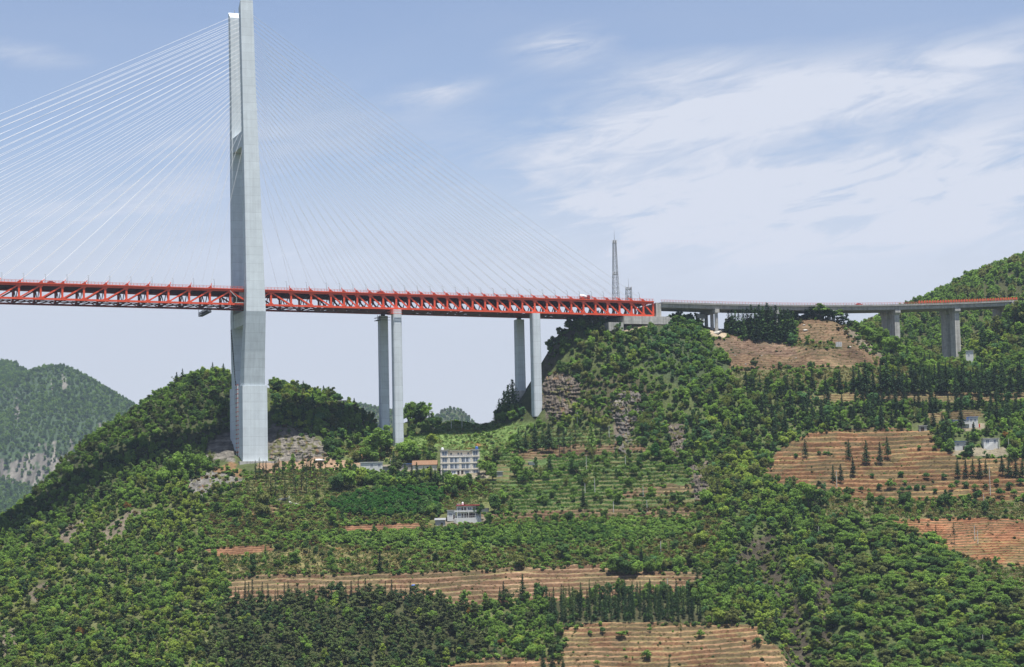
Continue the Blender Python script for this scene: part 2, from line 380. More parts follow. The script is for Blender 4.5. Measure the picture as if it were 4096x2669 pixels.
zone('cliff', [(1262, 905), (1285, 870), (1345, 880), (1350, 920), (1330, 965), (1272, 978)])
zone('cliff', [(1415, 935), (1440, 905), (1490, 905), (1490, 960), (1462, 1020), (1450, 1070), (1425, 1010)])
zone('cliff', [(1555, 985), (1592, 990), (1596, 1066), (1560, 1064)])
zone('cliff', [(1604, 1085), (1650, 1075), (1655, 1145), (1612, 1165)])
zone('hilltop', [(1490, 750), (1600, 738), (1660, 800), (1700, 870), (1680, 910), (1580, 900), (1500, 860)])
zone('thin', [(1340, 880), (1430, 870), (1500, 880), (1540, 960), (1500, 1000), (1440, 985), (1340, 970)])
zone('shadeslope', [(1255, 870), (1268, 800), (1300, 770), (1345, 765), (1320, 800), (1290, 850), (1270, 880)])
zone('gully', [(1700, 1290), (1745, 1240), (1795, 1230), (1805, 1290), (1850, 1370), (1885, 1480), (1905, 1560), (1880, 1620), (1840, 1560), (1815, 1460), (1780, 1380), (1730, 1330)])
zone('gully', [(1895, 1360), (1925, 1270), (1960, 1240), (1950, 1290), (1955, 1340), (1930, 1420), (1940, 1560), (1915, 1560), (1895, 1450)])
zone('stones', [(210, 1262), (245, 1225), (300, 1190), (330, 1190), (300, 1225), (250, 1270), (225, 1285)])
zone('stones', [(130, 1250), (150, 1225), (200, 1205), (200, 1225), (150, 1275)])
zone('stones', [(60, 1385), (110, 1345), (130, 1370), (90, 1400)])
zone('stones', [(0, 1480), (35, 1460), (40, 1520), (0, 1530)])
zone('yard', [(1010, 1098), (1130, 1094), (1140, 1112), (1010, 1112)], .2)
zone('yard', [(1015, 1205), (1140, 1200), (1140, 1216), (1015, 1222)], .2)
zone('yard', [(2210, 985), (2290, 985), (2300, 1000), (2210, 1002)], .2)
zone('yard', [(2215, 1040), (2340, 1040), (2340, 1062), (2215, 1060)], .2)
zone('yard', [(830, 1080), (960, 1080), (960, 1096), (830, 1096)], .2)
zone('abutyard', [(1405, 770), (1415, 740), (1550, 735), (1560, 752), (1500, 760), (1440, 775)], .3)
zone('abutyard', [(1640, 765), (1668, 745), (1690, 760), (1690, 785), (1660, 785)], .3)

def zone_at(dx, dy):
    i = np.clip(((np.asarray(dy) - OY) / RS).astype(int), 0, RH - 1); j = np.clip(((np.asarray(dx) - OX) / RS).astype(int), 0, RW - 1)
    return ZN[i, j]
ZI = {n: i for i, n in enumerate(ZNAMES)}

P0 = np.stack([GX, GY, GZ], -1)
safe = GY > 300
PDX, PDY = proj(np.where(safe[..., None], P0, np.array([0, 1000.0, 0])))
GZONE = np.where(safe & (GY < 1470), zone_at(PDX, PDY), ZI['wood'])
GZONE[(GY < 900) | (np.abs(GX) > 420)] = ZI['wood']

# ---- the rocky gully is cut into the slope
gm = np.isin(ZN, [ZI['gully']]).astype(float)
for _ in range(3):
    for ax in (0, 1):
        c = np.cumsum(np.pad(gm, [(8, 7) if a == ax else (0, 0) for a in (0, 1)], mode='edge'), axis=ax)
        c = np.concatenate([np.zeros_like(c.take([0], axis=ax)), c], axis=ax)
        n = gm.shape[ax]; gm = (c.take(range(15, 15 + n), axis=ax) - c.take(range(0, n), axis=ax)) / 15
ii = np.clip(((PDY - OY) / RS).astype(int), 0, RH - 1); jj = np.clip(((PDX - OX) / RS).astype(int), 0, RW - 1)
GZ = GZ - np.where(safe & (GY < 1470) & (GY > 900), gm[ii, jj] * 10, 0)
# ---- terraces: real steps with a batter, a rounded lip and a tread
STEP = {'terrace_a': 2.1, 'terrace_b': 2.2, 'terrace_c': 1.2, 'terrace_e': 2.5, 'redfield': 1.3, 'fieldtop': 1.3, 'paleterrace': 1.6,
        'greenterrace': 2.3, 'brownterrace': 1.9, 'rowgrass': 1.6, 'grassband': 1.3, 'slopedry': 1.6, 'quarry': 3.0}
FR = np.zeros(GZ.shape); TM = np.zeros(GZ.shape)
for zn, h in STEP.items():
    mk = (GZONE == ZI[zn])
    if not mk.any(): continue
    amp = {'redfield': .55, 'fieldtop': .22, 'quarry': .8}.get(zn, 1.0)
    q = (GZ + fbm(GX / 60, GY / 40, 77, 3) * 2.6 + fbm(GX / 22, GY / 30, 79, 2) * 0.7 + fbm(GX / 7, GY / 9, 78, 2) * 0.30) / h
    k = np.floor(q); f = q - k
    r = np.where(f < .42, f / .42 * .80, np.where(f < .56, .80 + (f - .42) / .14 * .2, 1.0 + 0.10 * np.sin((f - .56) / .44 * PI)))
    dz = (k + r - q) * h * amp
    GZ = np.where(mk, GZ + dz, GZ); FR = np.where(mk, f, FR); TM = np.where(mk, 1.0, TM)
# ---- cliffs: broken rock steps
mk = np.isin(GZONE, [ZI['cliff'], ZI['quarry'], ZI['slab'], ZI['gully'], ZI['stones']])
GZ = np.where(mk, GZ + fbm(GX / 4, GY / 5, 55, 4) * np.where(GZONE == ZI['cliff'], 3.4, 1.8) + (vnoise(GX / 2.2, GY / 2.2, 58) > .72) * .5, GZ)

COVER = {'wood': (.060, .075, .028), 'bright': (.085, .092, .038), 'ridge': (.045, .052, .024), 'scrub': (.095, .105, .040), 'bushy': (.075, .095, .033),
         'drygrass': (.14, .125, .055), 'pine': (.045, .048, .022), 'lowright': (.062, .078, .028), 'firs': (.070, .080, .034), 'orchard': (.05, .065, .024),
         'grass': (.100, .150, .045), 'greenterrace': (.062, .098, .032), 'brownterrace': (.19, .125, .078), 'slopedry': (.11, .11, .045), 'quarry': (.125, .115, .10),
         'earth': (.215, .145, .095), 'parched': (.16, .10, .05), 'slab': (.115, .11, .10), 'rowgrass': (.11, .12, .045), 'terrace_c': (.27, .15, .085),
         'terrace_b': (.235, .155, .094), 'firwood': (.05, .05, .025), 'terrace_a': (.255, .157, .088), 'terrace_e': (.222, .128, .066), 'grassband': (.090, .092, .040),
         'redfield': (.26, .126, .065), 'fieldtop': (.185, .125, .075), 'stones': (.125, .105, .078), 'paleterrace': (.185, .14, .075), 'cliff': (.10, .082, .066),
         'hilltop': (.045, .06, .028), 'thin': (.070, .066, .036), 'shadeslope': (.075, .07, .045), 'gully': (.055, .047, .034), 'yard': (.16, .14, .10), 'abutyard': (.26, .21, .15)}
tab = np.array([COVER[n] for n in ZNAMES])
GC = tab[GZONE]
n1 = fbm(GX / 14, GY / 14, 21, 4)[..., None]; n2 = fbm(GX / 2.5, GY / 2.5, 23, 3)[..., None]
GC = GC * (1 + .30 * n1 + .28 * n2)
# the risers of the worked fields have their shade put into the soil colour, weeds grow on some treads and banks
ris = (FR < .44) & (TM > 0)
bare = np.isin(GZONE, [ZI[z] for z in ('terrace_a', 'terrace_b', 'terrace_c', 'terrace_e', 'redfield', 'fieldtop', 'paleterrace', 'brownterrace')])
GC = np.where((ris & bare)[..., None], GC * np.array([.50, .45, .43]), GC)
weed = (fbm(GX / 18, GY / 7, 31, 3) > -.05) & (FR > .55) & np.isin(GZONE, [ZI[z] for z in ('terrace_a', 'terrace_b', 'terrace_e', 'paleterrace', 'brownterrace', 'redfield')])
GC = np.where(weed[..., None], GC * .35 + np.array([.15, .15, .055]) * .65, GC)
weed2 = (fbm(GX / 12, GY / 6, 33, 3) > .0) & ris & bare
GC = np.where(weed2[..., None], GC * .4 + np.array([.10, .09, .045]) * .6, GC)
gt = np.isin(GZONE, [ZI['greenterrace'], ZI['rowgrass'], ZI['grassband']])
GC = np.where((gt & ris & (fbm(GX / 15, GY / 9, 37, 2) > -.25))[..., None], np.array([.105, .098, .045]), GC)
rust = (fbm(GX / 9, GY / 9, 39, 3) > .42) & np.isin(GZONE, [ZI['grass'], ZI['slopedry'], ZI['slab'], ZI['scrub'], ZI['drygrass']])
GC = np.where(rust[..., None], np.array([.20, .11, .045]), GC)
cf = np.isin(GZONE, [ZI['cliff'], ZI['gully']])
GC = np.where(cf[..., None], GC * (1 + .75 * fbm(GX / 2.2, GZ / 16, 61, 4) - .2 * (vnoise(GX / 3.2, GZ / 9, 62) > .6))[..., None], GC)
st = np.isin(GZONE, [ZI['quarry'], ZI['slab']])
GC = np.where(st[..., None], GC * np.clip(.9 + 1.1 * fbm(GX / 9, GZ / .9, 65, 4) + .5 * fbm(GX / 1.6, GY / 1.6, 66, 3), .25, 1.8)[..., None], GC)
ft = (GZONE == ZI['fieldtop']) & (PDY < 825 + .02 * (PDX - 1700)) & (PDX < 1850)
GC = np.where(ft[..., None], GC * np.array([.92, .92, 1.05]), GC)
pat = np.clip(1 + .55 * fbm(GX / 24, GY / 12, 67, 4), .55, 1.4)
GC = np.where(bare[..., None], GC * pat[..., None] * .80, GC)
GC = np.clip(GC, .01, .8)

def sheet(name, X, Y, Z, C, mat):
    ny, nx = Z.shape
    V = np.stack([X, Y, Z], -1).reshape(-1, 3)
    i = np.arange(ny - 1)[:, None] * nx + np.arange(nx - 1)[None, :]
    Fc = np.stack([i, i + 1, i + nx + 1, i + nx], -1).reshape(-1, 4)
    me = bpy.data.meshes.new(name)
    me.vertices.add(len(V)); me.vertices.foreach_set('co', V.astype(np.float32).ravel())
    me.loops.add(Fc.size); me.polygons.add(len(Fc))
    me.loops.foreach_set('vertex_index', Fc.astype(np.int32).ravel())
    me.polygons.foreach_set('loop_start', np.arange(0, Fc.size, 4, dtype=np.int32))
    me.update(calc_edges=True); me.validate()
    a = me.attributes.new('cover', 'FLOAT_COLOR', 'POINT')
    a.data.foreach_set('color', np.c_[C.reshape(-1, 3), np.ones(len(V))].astype(np.float32).ravel())
    me.materials.append(mat)
    me.polygons.foreach_set('use_smooth', np.ones(len(Fc), bool))
    o = bpy.data.objects.new(name, me); COL.objects.link(o)
    return o

def landmat(name, s1=0.8, s2=0.12, bump=0.6):
    m, nt, b = newmat(name); N = nt.nodes; L = nt.links
    a = N.new('ShaderNodeAttribute'); a.attribute_name = 'cover'
    tc = N.new('ShaderNodeTexCoord')
    n1 = N.new('ShaderNodeTexNoise'); n1.inputs['Scale'].default_value = s1; n1.inputs['Detail'].default_value = 6; n1.inputs['Roughness'].default_value = .65
    n2 = N.new('ShaderNodeTexNoise'); n2.inputs['Scale'].default_value = s2; n2.inputs['Detail'].default_value = 5
    L.new(tc.outputs['Object'], n1.inputs['Vector']); L.new(tc.outputs['Object'], n2.inputs['Vector'])
    m1 = N.new('ShaderNodeMapRange'); m1.inputs['From Min'].default_value = .3; m1.inputs['From Max'].default_value = .7; m1.inputs['To Min'].default_value = .62; m1.inputs['To Max'].default_value = 1.38
    m2 = N.new('ShaderNodeMapRange'); m2.inputs['From Min'].default_value = .3; m2.inputs['From Max'].default_value = .7; m2.inputs['To Min'].default_value = .8; m2.inputs['To Max'].default_value = 1.2
    L.new(n1.outputs['Fac'], m1.inputs['Value']); L.new(n2.outputs['Fac'], m2.inputs['Value'])
    mu = N.new('ShaderNodeMath'); mu.operation = 'MULTIPLY'; L.new(m1.outputs[0], mu.inputs[0]); L.new(m2.outputs[0], mu.inputs[1])
    vm = N.new('ShaderNodeVectorMath'); vm.operation = 'SCALE'; L.new(a.outputs['Color'], vm.inputs[0]); L.new(mu.outputs[0], vm.inputs['Scale'])
    L.new(vm.outputs['Vector'], b.inputs['Base Color']); b.inputs['Roughness'].default_value = 1.0; b.inputs['Specular IOR Level'].default_value = .1
    bp = N.new('ShaderNodeBump'); bp.inputs['Strength'].default_value = bump; bp.inputs['Distance'].default_value = .5
    L.new(n1.outputs['Fac'], bp.inputs['Height']); L.new(bp.outputs['Normal'], b.inputs['Normal'])
    return m
LAND = landmat('hillside_soil')
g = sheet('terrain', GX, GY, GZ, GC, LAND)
tag(g, 'terraced and wooded hillside under the bridge', 'hillside', kind='structure')

def ground_z(X, Y):
    X = np.asarray(X, float); Y = np.asarray(Y, float)
    i = np.clip(np.searchsorted(gx, X) - 1, 0, len(gx) - 2); j = np.clip(np.searchsorted(gy, Y) - 1, 0, len(gy) - 2)
    u = np.clip((X - gx[i]) / (gx[i + 1] - gx[i]), 0, 1); v = np.clip((Y - gy[j]) / (gy[j + 1] - gy[j]), 0, 1)
    return (GZ[j, i] * (1 - u) + GZ[j, i + 1] * u) * (1 - v) + (GZ[j + 1, i] * (1 - u) + GZ[j + 1, i + 1] * u) * v

# what the slopes in front hide of the ground, in survey units (negative: in view)
def hidden_map(X, Y, Z, x0=-400, x1=2780):
    dx, dy = proj(np.stack([X, Y, Z], -1))
    best = np.full(int((x1 - x0) / 4) + 1, 5000.0); H = np.zeros(Z.shape)
    for j in range(Z.shape[0]):
        c = ((dx[j] - x0) / 4).astype(int); ok = (c >= 0) & (c < len(best))
        H[j, ok] = dy[j, ok] - best[c[ok]]
        np.minimum.at(best, c[ok], dy[j, ok])
        b2 = best.copy(); b2[1:-1] = np.minimum(best[1:-1], np.maximum(best[:-2], best[2:])); best = b2
    return H
J0 = int(np.searchsorted(gy, 895)); J1 = int(np.searchsorted(gy, 1700))
HID = hidden_map(GX[J0:J1], GY[J0:J1], GZ[J0:J1])
def hidden_at(X, Y):
    i = np.clip(np.searchsorted(gx, X) - 1, 0, len(gx) - 1); j = np.clip(np.searchsorted(gy, Y) - 1 - J0, 0, J1 - J0 - 1)
    return HID[j, i]

def gpoint(dx, dy, lo=920, hi=1460):
    """first ground point along the ray through (dx, dy)"""
    d = ray(dx, dy); Ys = np.arange(lo, hi, 0.5)
    X = d[0] / d[1] * Ys; Z = d[2] / d[1] * Ys
    gz = ground_z(X, Ys); hit = np.nonzero(gz >= Z)[0]
    if len(hit) == 0: k = int(np.argmin(Z - gz))
    else: k = hit[0]
    return Vector((X[k], Ys[k], gz[k]))
# ------------------------------------------------------------------ the cable-stayed bridge (one thing, many parts)
BR = empty('cable_stayed_bridge', (BX, BY, 0), BT, 'long cable-stayed bridge with one tall grey pylon, white stays and a red truss deck', 'bridge')
ZT = BZ                                    # deck line at the pylon
def box4(s0, s1, w0, w1): return [(s0, w0), (s1, w0), (s1, w1), (s0, w1)]
def ring(sc, hw, w0, w1, z, zi=None):
    """a level section of a leg: z at w0, zi at w1"""
    zi = z if zi is None else zi
    return [(sc - hw, w0, z), (sc + hw, w0, z), (sc + hw, w1, zi), (sc - hw, w1, zi)]
def leg(near):
    # outer / inner w of the leg at each height
    sg = (lambda w: w) if near else (lambda w: BW - w)
    def R(sc, hw, wo, wi, dz, dzi=None):
        zo = ZT + dz; zi = ZT + (dz if dzi is None else dzi)
        if near: return ring(sc, hw, wo, wi, zo, zi)
        return ring(sc, hw, BW - wi, BW - wo, zi, zo)
    m = MB()
    m.loft([R(1.2, 6.15, -2.0, 8.6, -56), R(1.2, 6.0, -4.0, 5.0, -36), R(1.4, 5.75, -7.0, -0.6, -12.5), R(1.4, 5.4, -6.6, -0.7, 0), R(.3, 4.55, -4.8, .6, 72), R(-.5, 3.95, -3.4, 2.0, 120), R(-1.3, 3.7, -2.5, 2.8, 171.6, 167.6)])
    o = m.build('pylon_leg', MT['pylon'], BR)
    p = MB(); p.loft([R(1.25, 7.3, -2.8, 9.6, -99.0), R(1.25, 7.25, -2.8, 9.6, -55.2)]); p.build('leg_plinth', MT['pylon'], o)
    # recessed hollow top
    t = MB()
    t.beam((-1.3, sg(-1.5), ZT + 171.2), (-1.3, sg(-1.5), ZT + 173.2), .25, .25); t.build('lightning_rod', MT['steel'], o)
    return o
LEG_N = leg(True); LEG_F = leg(False)
lad = MB()                                  # red and white hoist mast on the near leg's shaded face
for i in range(17):
    z0 = ZT - 98 + i * 2.6
    lad.box(-6.5, -6.05, 8.2, 8.65, z0, z0 + 2.1, 0); lad.box(-6.55, -6.0, 8.15, 8.7, z0 + 2.1, z0 + 2.6, 1)
lad.build('hoist_mast', [MT['white'], MT['redrail']], LEG_N)
lad = MB()
for i in range(17):
    z0 = ZT - 98 + i * 2.6
    lad.box(-6.5, -6.05, 12.6, 13.05, z0, z0 + 2.1, 0); lad.box(-6.55, -6.0, 12.55, 13.1, z0 + 2.1, z0 + 2.6, 1)
lad.beam((-6.3, 8.2, ZT - 54.6), (-6.3, 13, ZT - 54.6), .5, .4)
lad.build('hoist_mast', [MT['white'], MT['redrail']], LEG_F)
wl = MB(); wl.box(-4.6, 6.8, 9.4, BW - 9.4, ZT - 98.5, ZT - 58); wl.build('base_wall', MT['pylon'], BR)
rail_l = MB()                               # ladder track climbing the far leg's inner edge below the deck
for i in range(22):
    t0, t1 = i / 22, (i + .8) / 22
    f = lambda t: (-5.3 + .4 * t, 29.2 - 9.6 * t, ZT - 20 - 34 * t)
    rail_l.beam(f(t0), f(t1), .5, .5)
rail_l.build('access_ladder', MT['dark'], LEG_F)
cb = MB(); cb.loft([[(-3.6, 1.2, ZT + z), (4.6, 1.2, ZT + z), (4.6, BW - 1.2, ZT + z), (-3.6, BW - 1.2, ZT + z)] for z in (85.5, 94.5)]); cb.build('cross_beam', MT['pylon'], BR)
cb = MB(); cb.loft([[(-3.9, -.4, ZT + z), (6.7, -.4, ZT + z), (6.7, BW + .4, ZT + z), (-3.9, BW + .4, ZT + z)] for z in (-19.5, -11.4)]); cb.build('cross_beam', MT['pylon'], BR)
pc = MB(); pc.loft([[(-8.6, -5.2, z), (13.5, -5.2, z), (13.5, BW + 4, z), (-8.6, BW + 4, z)] for z in (ZT - 110, ZT - 98.95)])
pc.box(13.5, 22, 1, BW, ZT - 108, ZT - 99.4); pc.box(-2, -.9, -5.45, -5.2, ZT - 109, ZT - 99); pc.box(4.4, 5.6, -5.45, -5.2, ZT - 109, ZT - 99)
pc.build('pile_cap', MT['oldconc'], BR)

# piers of the side span
for i, (s, wid, dep, zf) in enumerate(((88, 5.2, 5.2, None), (176, 5.0, 6.0, None))):
    for k, w in enumerate((0.0, BW)):
        p = bw(s, w, 0); gz = float(ground_z(p.x, p.y)) - 3
        top = zc(s) - 8.75 - (.9 if k else 0)
        c = MB(); cx_, hw, hd = s, wid / 2, dep / 2; ch = .55
        def oct_(z, e=0):
            a, b = hw + e, hd + e
            return [(cx_ - a + ch, w - b, z), (cx_ + a - ch, w - b, z), (cx_ + a, w - b + ch, z), (cx_ + a, w + b - ch, z), (cx_ + a - ch, w + b, z), (cx_ - a + ch, w + b, z), (cx_ - a, w + b - ch, z), (cx_ - a, w - b + ch, z)]
        c.loft([oct_(gz, .12), oct_(top)])
        o = c.build('pier_column', MT['conc'], BR)
        b = MB(); b.box(s - 1.1, s + 1.1, w - 1.1, w + 1.1, top, zc(s) - 8.5); b.build('bearing', MT['dark'], o)
        if i == 1 and k == 1:
            f = MB(); f.box(s - 4.2, s + 6, w - 4, w + 4, gz - 2, gz + 6.5); f.build('footing', MT['oldconc'], o)
        if i == 0:                          # painted maintenance platform round the pier head
            f = MB()
            for zz in (-1.0, -2.6):
                for w_ in (w - 3.6, w + 3.6): f.beam((s - 4.4, w_, top + zz), (s + (2.6 if k == 0 else 3.6), w_, top + zz), .22, .22)
                f.beam((s - 4.4, w - 3.6, top + zz), (s - 4.4, w + 3.6, top + zz), .22, .22)
            for e in (-4.4, -3.2): f.beam((s + e, w - 3.6, top - 2.6), (s + e, w - 3.6, top + .4), .2, .2)
            f.box(s - 4.4, s - 2.65, w - 3.5, w + 3.5, top - 2.75, top - 2.62)
            f.build('service_platform', MT['red'] if k == 0 else MT['dark'], o)

# truss: two girders, sway frames, bracing, deck
NL = [-12 * i for i in range(13, 0, -1)]; NR = [12, 24, 36, 48] + [48 + 8 * i for i in range(1, 26)]
NODES = NL + [0] + NR
SEND = 255.0
HT = 8.0
CHW = .95
def girder(w, inner):
    g = MB(); seq = NODES + [SEND]
    lo_ = MB()
    for a, b in zip(seq[:-1], seq[1:]):
        g.beam((a, w, zc(a)), (b, w, zc(b)), CHW, 1.3); lo_.beam((a, w, zc(a) - HT), (b, w, zc(b) - HT), CHW, 1.1)
    for s in NODES:                          # gusset plates
        z = zc(s)
        g.loft([[(s - 1.5, w + e, z - .55), (s + 1.5, w + e, z - .55), (s + .7, w + e, z - 1.5), (s - .7, w + e, z - 1.5)] for e in (-.5, .5)])
        lo_.loft([[(s - .7, w + e, z - HT + 1.35), (s + .7, w + e, z - HT + 1.35), (s + 1.5, w + e, z - HT + .45), (s - 1.5, w + e, z - HT + .45)] for e in (-.5, .5)])
    o = g.build('truss_girder', MT['red'], BR); lo_.build('bottom_chord', MT['red'], o)
    for s in NODES + [SEND - .4]:
        m = MB(); m.beam((s, w, zc(s) - HT + .4), (s, w, zc(s) - .5), .85, 1.1, up=(1, 0, 0)); m.build('vertical', MT['red'], o)
    for a, b in zip(seq[:-1], seq[1:]):
        if b <= -12: p, q = (a, w, zc(a) - HT + .3), (b, w, zc(b) - .4)
        elif b == 0: p, q = (a, w, zc(a) - .4), (b, w, zc(b) - HT + .3)
        elif a == 0: p, q = (a, w, zc(a) - HT + .3), (b, w, zc(b) - .4)
        else: p, q = (a, w, zc(a) - .4), (b, w, zc(b) - HT + .3)
        m = MB(); m.beam(p, q, .62, .82); m.build('diagonal', MT['red'], o)
    return o
girder(0.0, 1); girder(BW, -1)
WM = BW / 2
for s in NODES:
    m = MB(); z = zc(s)
    m.beam((s, .5, z - .75), (s, BW - .5, z - .75), .5, 1.5)
    m.beam((s, .5, z - HT), (s, BW - .5, z - HT), .55, .7)
    for a, b in (((.6, -HT + .3), (6.6, -1.4)), ((6.6, -1.4), (WM, -HT + .3)), ((WM, -HT + .3), (BW - 6.6, -1.4)), ((BW - 6.6, -1.4), (BW - .6, -HT + .3))):
        m.beam((s, a[0], z + a[1]), (s, b[0], z + b[1]), .42, .42)
    m.build('sway_frame', MT['shaded_red'], BR)
lb = MB()
seq = NODES + [SEND]
for a, b in zip(seq[:-1], seq[1:]):
    za, zb = zc(a) - HT - .12, zc(b) - HT - .12
    lb.beam((a, .4, za), ((a + b) / 2, WM, (za + zb) / 2), .4, .35); lb.beam(((a + b) / 2, WM, (za + zb) / 2), (b, .4, zb), .4, .35)
    lb.beam((a, BW - .4, za), ((a + b) / 2, WM, (za + zb) / 2), .4, .35); lb.beam(((a + b) / 2, WM, (za + zb) / 2), (b, BW - .4, zb), .4, .35)
lb.beam((NODES[0], WM, zc(NODES[0]) - HT - .1), (SEND, WM, zc(SEND) - HT - .1), .6, .5)
for w in (4.2, BW - 4.2): lb.beam((NODES[0], w, zc(NODES[0]) - HT - .5), (SEND, w, zc(SEND) - HT - .5), .8, .3)
lb.build('lateral_bracing', MT['shaded_red'], BR)
fl = MB()                                   # close-set plates of the bottom platform in the 8 m panels
for a in NR[3:]:
    for k in range(3):
        for j in range(8):
            if RNG.random() < .84:
                w0 = .6 + j * 3.34
                s0 = a - 8 + k * 2.667
                fl.box(s0, s0 + 2.62, w0, w0 + 3.3, zc(s0) - HT - .46, zc(s0) - HT - .38)
fl.build('bottom_plating', MT['shaded_red'], BR)
dk = MB()
E0 = NODES[0]
ed = MB()
for w in (-1.05, BW + .9): ed.loft([[(E0, w, zc(E0) + .5), (E0, w + .15, zc(E0) + .5), (E0, w + .15, zc(E0) + 1.0), (E0, w, zc(E0) + 1.0)], [(SEND, w, zc(SEND) + .5), (SEND, w + .15, zc(SEND) + .5), (SEND, w + .15, zc(SEND) + 1.0), (SEND, w, zc(SEND) + 1.0)]])
ed.build('edge_beam', MT['red'], BR)
dk.loft([[(E0, -.9, zc(E0) + .62), (E0, BW + .9, zc(E0) + .62), (E0, BW + .9, zc(E0) + .95), (E0, -.9, zc(E0) + .95)], [(SEND, -.9, zc(SEND) + .62), (SEND, BW + .9, zc(SEND) + .62), (SEND, BW + .9, zc(SEND) + .95), (SEND, -.9, zc(SEND) + .95)]])
for w in np.linspace(2.2, BW - 2.2, 9): dk.beam((E0, w, zc(E0) + .3), (SEND, w, zc(SEND) + .3), .35, .7)
dk.build('deck_slab', MT['shaded_red'], BR)
rd = MB(); rd.loft([[(E0, 1.2, zc(E0) + .955), (E0, BW - 1.2, zc(E0) + .955), (E0, BW - 1.2, zc(E0) + 1.04), (E0, 1.2, zc(E0) + 1.04)], [(SEND, 1.2, zc(SEND) + .955), (SEND, BW - 1.2, zc(SEND) + .955), (SEND, BW - 1.2, zc(SEND) + 1.04), (SEND, 1.2, zc(SEND) + 1.04)]])
rd.build('road_surface', MT['asphalt'], BR)
def railing(s0, s1, w, parent, zoff, mat, step=2.0, h=1.35, thick=.13, name='railing', skip=None):
    r = MB(); n = int((s1 - s0) / step)
    for i in range(n + 1):
        s = s0 + i * step
        if skip and skip[0] < s < skip[1]: continue
        r.box(s - thick / 2, s + thick / 2, w - .08, w + .08, zc(s) + zoff, zc(s) + zoff + h)
    segs = np.linspace(s0, s1, max(2, int((s1 - s0) / 12)))
    for a, b in zip(segs[:-1], segs[1:]):
        if skip and a < skip[1] and b > skip[0]: continue
        for hh, t in ((h, .14), (h * .62, .07), (h * .3, .07)):
            r.beam((a, w, zc(a) + zoff + hh), (b, w, zc(b) + zoff + hh), .1, t)
    return r.build(name, mat, parent)
railing(E0, SEND, -.8, BR, .95, MT['redrail'], thick=.2); railing(E0, SEND, BW + .8, BR, .95, MT['redrail'], thick=.2)

# stays
LZ = [164 - 2.58 * i for i in range(24)] + [101.2, 97.8, 93.8, 85.9]
LS = [-12 * (29 - i) for i in range(28)]
RSn = [248 - 8 * i for i in range(25)] + [48, 36, 24]
def leg_w(dz): return np.interp(dz, [0, 72, 120, 171.6], [-3.6, -2.1, -.7, .1])
def leg_hw(dz): return np.interp(dz, [0, 72, 120, 171.6], [5.4, 4.55, 3.95, 3.7])
ncab = 0; rest = MB()
for near in (True, False):
    for side, arr in ((-1, LS), (1, RSn)):
        for i, s in enumerate(arr):
            dz = LZ[i]; w1 = leg_w(dz); w0 = 0.0
            if not near: w1 = BW - w1; w0 = BW
            zd = zc(s) + 1.6
            top = (side * (leg_hw(dz) - .6) + float(np.interp(dz, [0, 72, 120, 171.6], [1.4, .3, -.5, -1.3])), w1, ZT + dz); bot = (s, w0, zd)
            n = 8; pts = []
            L = math.hypot(s - top[0], top[2] - zd)
            for k in range(n + 1):
                t = k / n
                pts.append((bot[0] + (top[0] - bot[0]) * t, bot[1] + (top[1] - bot[1]) * t, bot[2] + (top[2] - bot[2]) * t - 4 * t * (1 - t) * L * L * 2.2e-5))
            tgt = rest if (not near and i >= 22) else MB()
            tgt.tube(pts, .09, 5)
            if tgt is not rest: tgt.build('stay_cable', MT['cable'], BR); ncab += 1
o = rest.build('stay_cables', MT['cable'], BR); o['kind'] = 'stuff'
# cable anchor fins on the deck edge
for near in (True, False):
    w = 0.0 if near else BW
    for s in [x for x in LS if x > E0] + RSn:
        sg = 1 if s > 0 else -1
        z = zc(s) + .6; L = 3.6
        m = MB()
        for e in (-.32, .32):
            pass
        prof = [(s + sg * -1.3, z), (s + sg * 1.8, z), (s + sg * 1.3, z + .5), (s - sg * .5, z + 1.7), (s - sg * .9, z + 1.6)]
        m.loft([[(a, w - .62, b) for a, b in prof], [(a, w + .2, b) for a, b in prof]])
        dzt = LZ[(LS if s < 0 else RSn).index(s)]
        dv = Vector((0 - s, leg_w(dzt), ZT + dzt - zc(s))).normalized()
        p0 = Vector((s - sg * .5, w, zc(s) + 1.6)); m.tube([p0, p0 + dv * 2.2], .22, 6)
        m.build('cable_anchor', MT['red'], BR)

# far end of the truss: abutment
ab = MB()
def bx(s0, s1, w0, w1, z0, z1): ab.box(s0, s1, w0, w1, z0, z1)
zz = zc(250)
bx(234, 265, -1.5, BW + 2, zz - 13.5, zz - 8.6)
bx(224, 234, -1.0, BW + 1, zz - 18, zz - 12.6)
bx(265.0, 266.5, -1.2, BW + 1, zz - 15, zz - 9.2)
ab.build('abutment', MT['oldconc'], BR)
jp = MB(); jp.box(256.4, 258.6, -.6, 2.2, zz - 8.6, zz + .1); jp.box(258.6, 260.2, .2, BW - .5, zz - 8.6, zz - .6); jp.box(256.4, 258.6, 2.2, BW, zz - 8.6, zz - .2)
jp.build('joint_pier', MT['oldconc'], BR)
# tidy end bay at the pylon: white walkway tubes
wk = MB(); wk.beam((-9.6, -.8, zc(-10) - HT + .9), (.5, -.8, zc(0) - HT + .9), .25, .3); wk.beam((-12.4, -.9, zc(-12) - .3), (-8.6, -.9, zc(-9) - 4), .28, .28); wk.beam((-8.6, -.9, zc(-9) - 4), (-8.6, -.9, zc(-9) - HT + .9), .22, .22)
wk.build('service_walkway', MT['white'], BR)
wp = MB(); wp.box(-6.8, -2.6, .6, .8, zc(0) - 4.6, zc(0) - .7); wp.build('mesh_screen', MT['grey'], BR)

